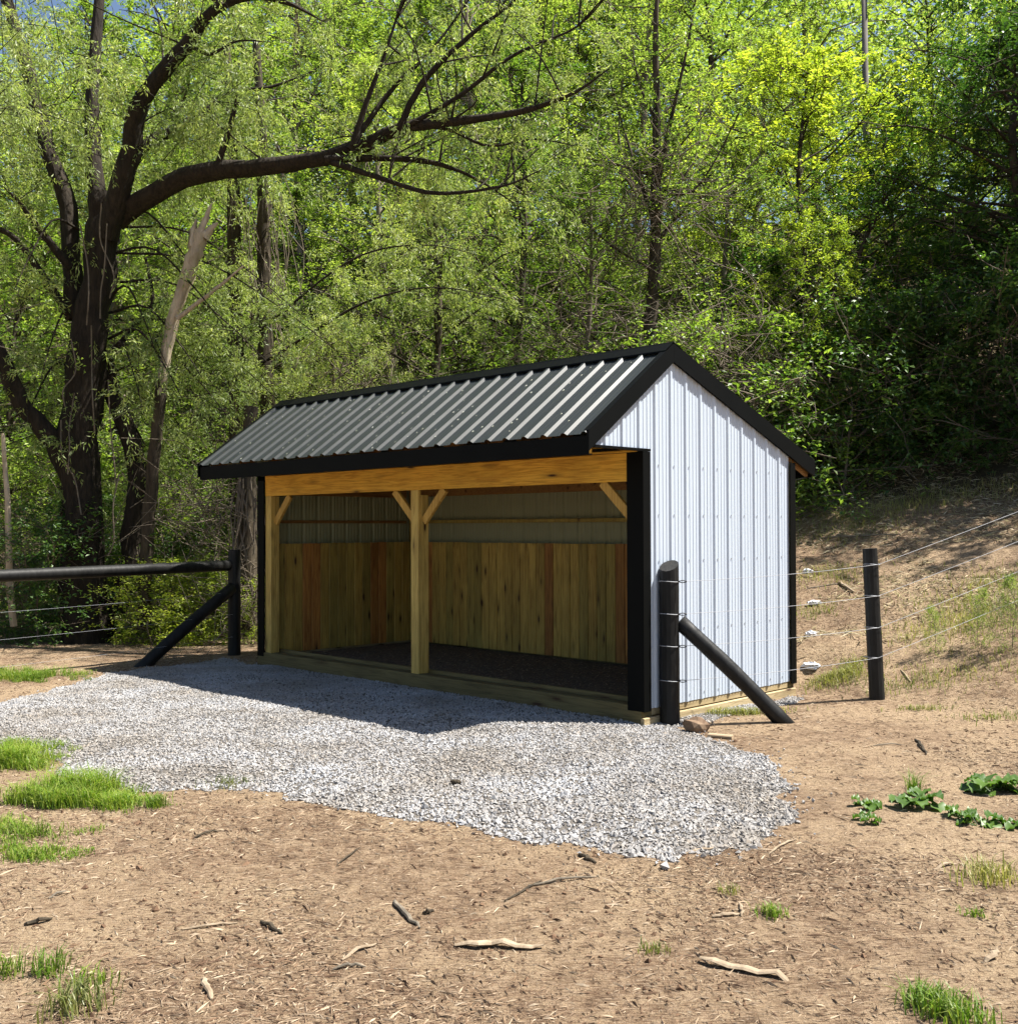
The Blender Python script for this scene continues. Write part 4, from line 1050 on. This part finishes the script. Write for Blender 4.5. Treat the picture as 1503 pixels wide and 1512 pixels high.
thicket(372, 880, 16.0, 30, 80, 90, 'pale dry brush squeezed between black post and shed', .006)
thicket(850, 480, 18.2, 180, 100, 110, 'dry twigs just above the middle of the ridge')
thicket(1180, 470, 19.0, 160, 150, 150, 'sparse grey twigs in the dark wood right of the roof')
thicket(1400, 500, 19.5, 220, 200, 160, 'sparse pale twigs in the dark wood at the right')

# utility pole
up_ = at(1278, 100, 28.0); X_, Y_ = up_[0], up_[1]
pe = empty('utility_pole', (X_, Y_, float(ground_h(X_, Y_))), 0, 'weathered grey utility pole rising from the treetops at the upper right', 'pole')
T = Tubes(); hh = at(1276, -90, 28.0)[2]-float(ground_h(X_, Y_)); T.add([[0,0,-.5],[0,0,hh*.5],[-.03,0,hh]], [.085,.08,.07], 10, 0, True); T.build('shaft', M['pole'], pe)
MB().box(-1.0, 1.0, -.05, .05, hh-.35, hh-.25, .005).build('crossarm', M['pole'], pe)

# ------------------------------------------------------------------ grass and weeds
def blades(x, y, z, h, wd, name, mat, lean=.5, parent=None, base=None):
    n = len(x); a = rng.uniform(0,6.28,n); l = np.abs(rng.normal(lean,.25,n))
    d = np.stack([np.cos(a), np.sin(a), np.zeros(n)], -1); s = np.stack([-np.sin(a), np.cos(a), np.zeros(n)], -1)
    c = np.stack([x, y, z], -1); up = np.array([0,0,1.])
    m = c+up*(h*.6)[:,None]+d*(h*l*.3)[:,None]; tp = c+up*(h*(1-.25*l))[:,None]+d*(h*l)[:,None]
    V = np.stack([c-s*wd[:,None]/2, c+s*wd[:,None]/2, m+s*wd[:,None]*.4, m-s*wd[:,None]*.4, tp], 1).reshape(-1,3)
    if base is not None: V = V-np.array(base)
    i = np.arange(n)[:,None]*5
    Q = i+np.array([[0,1,2,3]]); Tt = i+np.array([[3,2,4]])
    return link(name, mesh_np(name, V, [Q, Tt]), mat, parent)
# patches: (px, py, rx m, ry m, count, height)
GP = [(110,1175,.33,.22,2600,.15),(60,1190,.45,.2,2200,.12),(10,1130,.35,.25,1800,.13),(30,1108,.4,.12,900,.09),(150,1190,.3,.16,900,.08),(20,1230,.4,.25,1100,.07),(40,1265,.3,.12,1100,.05),(90,1205,.3,.15,600,.08),
      (25,1000,.8,.35,2600,.12),(75,1003,.3,.2,1200,.10),(170,1195,.15,.1,300,.09)]
gxs=[]; gys=[]; ghs=[]
for a,b,rx,ry,c_,h_ in GP:
    p = G(a,b); nk = max(8, c_//26)
    for _ in range(nk):
        qx, qy = p.x+rng.normal(0,rx*.5), p.y+rng.normal(0,ry*.5); m_ = int(rng.uniform(14,52)); hk = h_*rng.uniform(.5,1.6)*math.exp(-.45*(((qx-p.x)/rx)**2+((qy-p.y)/ry)**2))
        if fbm(np.array([qx*2.5]), np.array([qy*2.5]), 2)[0] < -.13: continue
        gxs.append(qx+rng.normal(0,.035,m_)); gys.append(qy+rng.normal(0,.035,m_)); ghs.append(hk*rng.uniform(.5,1.2,m_))
gxs=np.concatenate(gxs); gys=np.concatenate(gys); ghs=np.concatenate(ghs)
tag(blades(gxs, gys, ground_h(gxs,gys), ghs, rng.uniform(.003,.007,len(gxs)), 'grass', M['grass'], .75), 'fresh green grass growing at the left edge of the gravel', 'grass', kind='stuff')
# thin ground cover on the bank
bx=[];by=[];bh=[]
for a,b,rx,ry,c_,h_ in [(1240,1000,.35,.25,900,.09),(1080,1055,.5,.12,900,.07),(1010,1048,.2,.08,300,.06),(1390,930,.7,.5,450,.09),(1460,910,.6,.7,600,.12),(1430,990,.9,.5,500,.07),(1230,850,.6,.5,500,.1),(1270,770,1.,.8,700,.12),(1420,900,.8,.8,500,.12),(1380,740,2.2,.6,1300,.14),
    (1200,745,.6,.5,700,.14),(1480,860,.6,.5,500,.1),(1350,1010,.5,.3,260,.08),(1250,990,.25,.15,400,.08),(1480,1060,.4,.2,200,.06),(1360,1048,.3,.1,180,.05),(1205,905,.3,.3,250,.08)]:
    p = G(a,b); bx.append(p.x+rng.normal(0,rx*.5,c_)); by.append(p.y+rng.normal(0,ry*.5,c_)); bh.append(h_*rng.uniform(.3,1.3,c_))
bx=np.concatenate(bx);by=np.concatenate(by);bh=np.concatenate(bh)
ku, kv = local(bx,by); kk = ~((ku<.06)&(kv<D_+.05)&(kv>-.1)); bx,by,bh = bx[kk],by[kk],bh[kk]
tag(blades(bx,by,ground_h(bx,by),bh,rng.uniform(.004,.009,len(bx)),'ground_cover',M['drygrass'],.8), 'thin yellowish green ground cover on the bare bank', 'ground cover', kind='stuff')

def tuft(px, py, n, h, rad, label, mat='grass', group='grass tufts on the bare soil', lean=.6):
    p = G(px,py); e_ = empty('grass_tuft', tuple(p), 0, label, 'grass tuft', group)
    x = p.x+rng.normal(0,rad*.5,n); y = p.y+rng.normal(0,rad*.5,n)
    blades(x, y, ground_h(x,y), h*rng.uniform(.5,1.2,n), rng.uniform(.004,.007,n), 'blades', M[mat], lean, e_, tuple(p))['kind'] = 'stuff'
tuft(72,1438,90,.10,.07,'spiky grass tuft left of the two at the lower left corner')
tuft(12,1440,50,.10,.05,'small grass tuft on the left border near the bottom')
tuft(112,1490,150,.11,.11,'largest grass tuft at the lower left corner','drygrass')
tuft(130,1455,60,.08,.09,'thin grass tuft between the two lower left tufts')
tuft(230,1192,120,.09,.07,'small upright tuft right of the big grass patch')
tuft(180,1180,200,.08,.13,'grass tuft at the gravel edge beside the big grass patch')
tuft(335,1160,120,.06,.16,'flat yellowish tuft on the near gravel edge','drygrass')
tuft(250,1085,130,.025,.17,'yellow-green wisp of grass lying on the gravel','drygrass',lean=1.6)
tuft(1140,1352,110,.06,.06,'small bright grass tuft in the middle of the bare soil')
tuft(1375,1490,260,.09,.09,'bright grass tuft at the bottom right')
tuft(1420,1508,200,.09,.10,'grass tuft cut by the bottom border at the right')
tuft(1460,1300,200,.11,.16,'wispy pale grass tuft near the right border','drygrass')
tuft(1350,1175,90,.17,.05,'upright grass growing through the broad-leaved weed')
tuft(968,1405,60,.04,.06,'tiny pale tuft near the bottom centre','drygrass')
tuft(1440,1352,60,.04,.06,'tiny tuft below the wispy pale grass')
tuft(1075,1318,40,.05,.05,'dry tuft beside the small dark hole in the soil','drygrass')

def weed(px, py, n, L_, label, H_=.12):
    L_ *= 1.25; n = int(n*1.3)
    p = G(px,py); e_ = empty('weed', tuple(p), 0, label, 'weed', 'broad-leaved weeds at the right')
    proto_me = {}
    for k in range(n):
        a = k*2.4+random.uniform(-.4,.4); ell = L_*random.uniform(.6,1.1); el = random.uniform(.1,.9)
        m = MB(); nn = 6; base = Vector((random.gauss(0,.02), random.gauss(0,.02), 0))
        d = Vector((math.cos(a)*math.cos(el), math.sin(a)*math.cos(el), math.sin(el))); s = Vector((-math.sin(a), math.cos(a), 0))
        V = []; Fc = []
        for i_ in range(nn+1):
            t_ = i_/nn; c = base+d*ell*(.35+.65*t_); c.z -= ell*.45*t_*t_; wd = ell*.34*math.sin(math.pi*min(1,t_*.9+.08))**.8
            wv = .012*math.sin(i_*2.5+k)
            V += [tuple(c-s*wd+Vector((0,0,.018+wv))), tuple(c), tuple(c+s*wd+Vector((0,0,.018-wv)))]
        for i_ in range(nn):
            b = i_*3; Fc += [(b,b+1,b+4,b+3),(b+1,b+2,b+5,b+4)]
        m.add(V, Fc); m.build('leaf', M['weed'], e_, True)
        T = Tubes(); T.add([list(base), list(base+d*ell*.36)], .003, 4); T.build('stalk', M['weed'], e_)
weed(1350,1190,15,.15,'broad-leaved weed with grass through it, middle of the right-hand weeds')
weed(1462,1168,18,.2,'largest dark green weed at the right border')
weed(1280,1192,9,.09,'small weed leftmost of the right-hand weeds')
weed(1283,1215,6,.08,'tiny weed just below the leftmost weed')
weed(1420,1208,9,.1,'spreading jagged weed below the largest one')
weed(1448,1218,8,.1,'spreading weed right beside the jagged one')
weed(1500,1222,7,.11,'weed cut by the right border')
for a,b,h_,lb in ((1380,905,.5,'pale leafy sapling left of the three on the bank'),(1445,895,.6,'pale leafy sapling in the middle of the bank at the right'),(1495,900,.75,'tallest leafy sapling at the right border of the bank')):
    p = G(a,b+60); place_tree('shrub_mid', 751.5+p.x/p.y*F_PX, p.y, h_, lb, 'sapling', 'sapling', 'saplings on the bank', wide=.6)
p = G(1375,880); 

# ------------------------------------------------------------------ loose things
def rockmesh(r, sq, seed, sub=2):
    bm = bmesh.new(); bmesh.ops.create_icosphere(bm, subdivisions=sub, radius=r); q = random.Random(seed)
    for v in bm.verts:
        nn = vnoise(np.array([v.co.x/r*1.3+seed]), np.array([v.co.y/r*1.3+v.co.z/r*1.7]))[0]
        v.co = Vector((v.co.x*sq[0], v.co.y*sq[1], v.co.z*sq[2]))*(.75+.5*nn)
    me = bpy.data.meshes.new('rock'); bm.to_mesh(me); bm.free(); return me
p = G(1030,1082); o = link('rock', rockmesh(.1,(1.15,.8,.75),3), M['rock']); o.location = p+Vector((0,.05,.045)); o.rotation_euler = (0,.15,-.4)
tag(o, 'brown rock lying at the foot of the thick black post', 'rock')
p = G(1064,1090); o = link('wood_scrap', MB().box(-.1,.1,-.03,.03,0,.03,.008).build('x', None).data, M['chips_pale']); 
bpy.data.objects.remove(bpy.data.objects['x']); o.location = p; o.rotation_euler = (0,0,-.5); tag(o, 'pale split wood scrap beside the brown rock', 'wood scrap')
for a,b,s_,lb in ((1203,893,.08,'white crumpled scrap on the bank, upper of the two white ones'),(1199,939,.07,'flat white scrap on the bank, lower of the two white ones'),(1192,846,.07,'greyish scrap highest on the bank beside the shed'),(1197,986,.09,'grey scrap caught at the lowest wire by the back corner')):
    p = G(a,b); me = rockmesh(s_,(1,.7,.4),a,3); o = link('scrap', me, M['scrap']); o.location = p+Vector((0,0,.02)); tag(o, lb, 'litter', 'scraps of litter on the bank')
    for v in me.vertices: v.co += Vector(rng.normal(0,.009,3))
def stick(a, b, label, r=.008, mat='bark_pale', flat=1.0, bend=.0, name='stick'):
    p, q = G(*a), G(*b); n = 8; P = spline([p, (p+q)/2+Vector((0,bend,.008)), q], n)-np.array(p); P[:,2] += r*flat*.8
    P += rng.normal(0,r*.3,P.shape)
    V, Q = tube(P, r*np.array([.5,.9,1,1.05,1,.9,.8,.3]), 7)
    V = V.copy(); base = np.repeat(P[:,2],7); V[:,2] = base+(V[:,2]-base)*flat
    o = link(name, mesh_np(name, V, [Q, np.array([list(range(6,-1,-1)), list(range(len(V)-7,len(V)))])]), M[mat]); o.location = p
    tag(o, label, 'stick', 'sticks and bark strips on the bare soil')
STK = [((270,1374),(352,1364),'thin pale stick lying level at the lower left',.007,'stick_pale',.7),
 ((300,1446),(312,1478),'short pale stick pointing at the camera, lower left',.012,'stick_pale',.6),
 ((505,1419),(556,1397),'pale stick slanting up to the right, bottom centre left',.009,'stick_pale',.7),
 ((490,1434),(540,1430),'dark stick just below the slanting pale one',.006,'bark_grey',1),
 ((1035,1422),(1190,1450),'long pale strip of bark near the bottom right of centre',.022,'stick_pale',.35),
 ((672,1398),(800,1402),'wide pale root-like strip of bark, bottom centre',.022,'stick_pale',.4),
 ((582,1332),(620,1372),'brown stick rising from the wide pale strip of bark',.012,'bark_grey',.8),
 ((745,1333),(800,1302),'dark thin stick just right of centre, in front of the gravel',.006,'bark_dark',1),
 ((780,1310),(880,1296),'long thin curved twig in front of the gravel',.006,'bark_grey',1),
 ((855,1262),(880,1276),'dark bark piece touching the near gravel edge',.012,'bark_dark',.7),
 ((1050,1355),(1092,1352),'short pale stick beside the small dark hole',.01,'stick_pale',.7),
 ((1092,1335),(1095,1355),'stub standing across the end of the short pale stick',.008,'stick_pale',.7),
 ((1352,1092),(1368,1116),'dark forked stick on the soil at the right',.012,'bark_dark',.8),
 ((1290,1102),(1335,1100),'thin stick left of the dark forked one',.006,'bark_grey',.8),
 ((1378,1285),(1412,1276),'pale splinter near the wispy pale grass',.009,'stick_pale',.6),
 ((1455,1420),(1472,1405),'small pale chip at the right near the bottom',.014,'stick_pale',.5),
 ((72,1328),(100,1318),'brown stick at the left edge below the grass',.006,'bark_grey',1),
 ((35,1368),(78,1358),'dark bark piece near the left border',.012,'bark_dark',.7),
 ((285,1240),(325,1228),'dark twig below the grass patch',.006,'bark_dark',1),
 ((625,1350),(640,1345),'tiny dark stub in the bottom centre',.008,'bark_dark',1),
 ((385,1362),(418,1380),'curled dark bark piece left of bottom centre',.01,'bark_dark',.8),
 ((497,1280),(532,1252),'dark straight twig in front of the gravel, left of centre',.005,'bark_dark',1),
 ((1050,1120),(1090,1118),'thin stick at the right end of the gravel',.005,'bark_grey',1),
 ((1135,1262),(1175,1240),'pale sliver at the right tip of the gravel',.007,'stick_pale',.7),
 ((1010,1262),(1060,1255),'pale splinter lying along the gravel tip',.008,'stick_pale',.7),
 ((1238,862),(1262,876),'short thick pale stick high on the bank',.022,'stick_pale',.9),
 ((1390,842),(1420,838),'pale stick high on the bank under the wires',.02,'stick_pale',.8),
 ((1330,990),(1345,1008),'pale stick on the bank right of the fence post',.01,'stick_pale',.8),
 ((1210,795),(1330,790),'long thin branch lying on the upper bank',.012,'bark_grey',1),
 ((1190,870),(1250,862),'thin branch on the bank near the shed corner',.008,'bark_grey',1),
]
for a,b,lb,r,mt,fl in STK: stick(a,b,lb,r,mt,fl,bend=random.uniform(-.03,.03))
# dark clod on the gravel
p = G(673,1166); o = link('clod', rockmesh(.028,(1.2,.8,.6),9), M['bark_dark']); o.location = p+Vector((0,0,.05)); tag(o,'small black clod lying on the pale gravel','clod')
# petals fallen on the roof
n = 130; px_ = rng.uniform(-W_-.1, 0, n); t_ = rng.random(n); vv = VF+(RV-.15-VF)*t_
P = np.stack([px_, vv, roof_z(vv)+.004], -1); m = MB()
for q in P:
    s = random.uniform(.006,.014); a = random.uniform(0,6.28)
    m.add([(q[0]+s*math.cos(a+k*1.57), q[1]+s*math.sin(a+k*1.57), q[2]+sf*(s*math.sin(a+k*1.57))+.001) for k in range(4)]+[(q[0],q[1],q[2]+.008)], [(0,1,4),(1,2,4),(2,3,4),(3,0,4)])
o = m.build('petals', M['petal'], None); o.location = shed.location; o.rotation_euler = shed.rotation_euler
tag(o, 'tiny pale petals scattered on the dark metal roof', 'petals', kind='stuff')
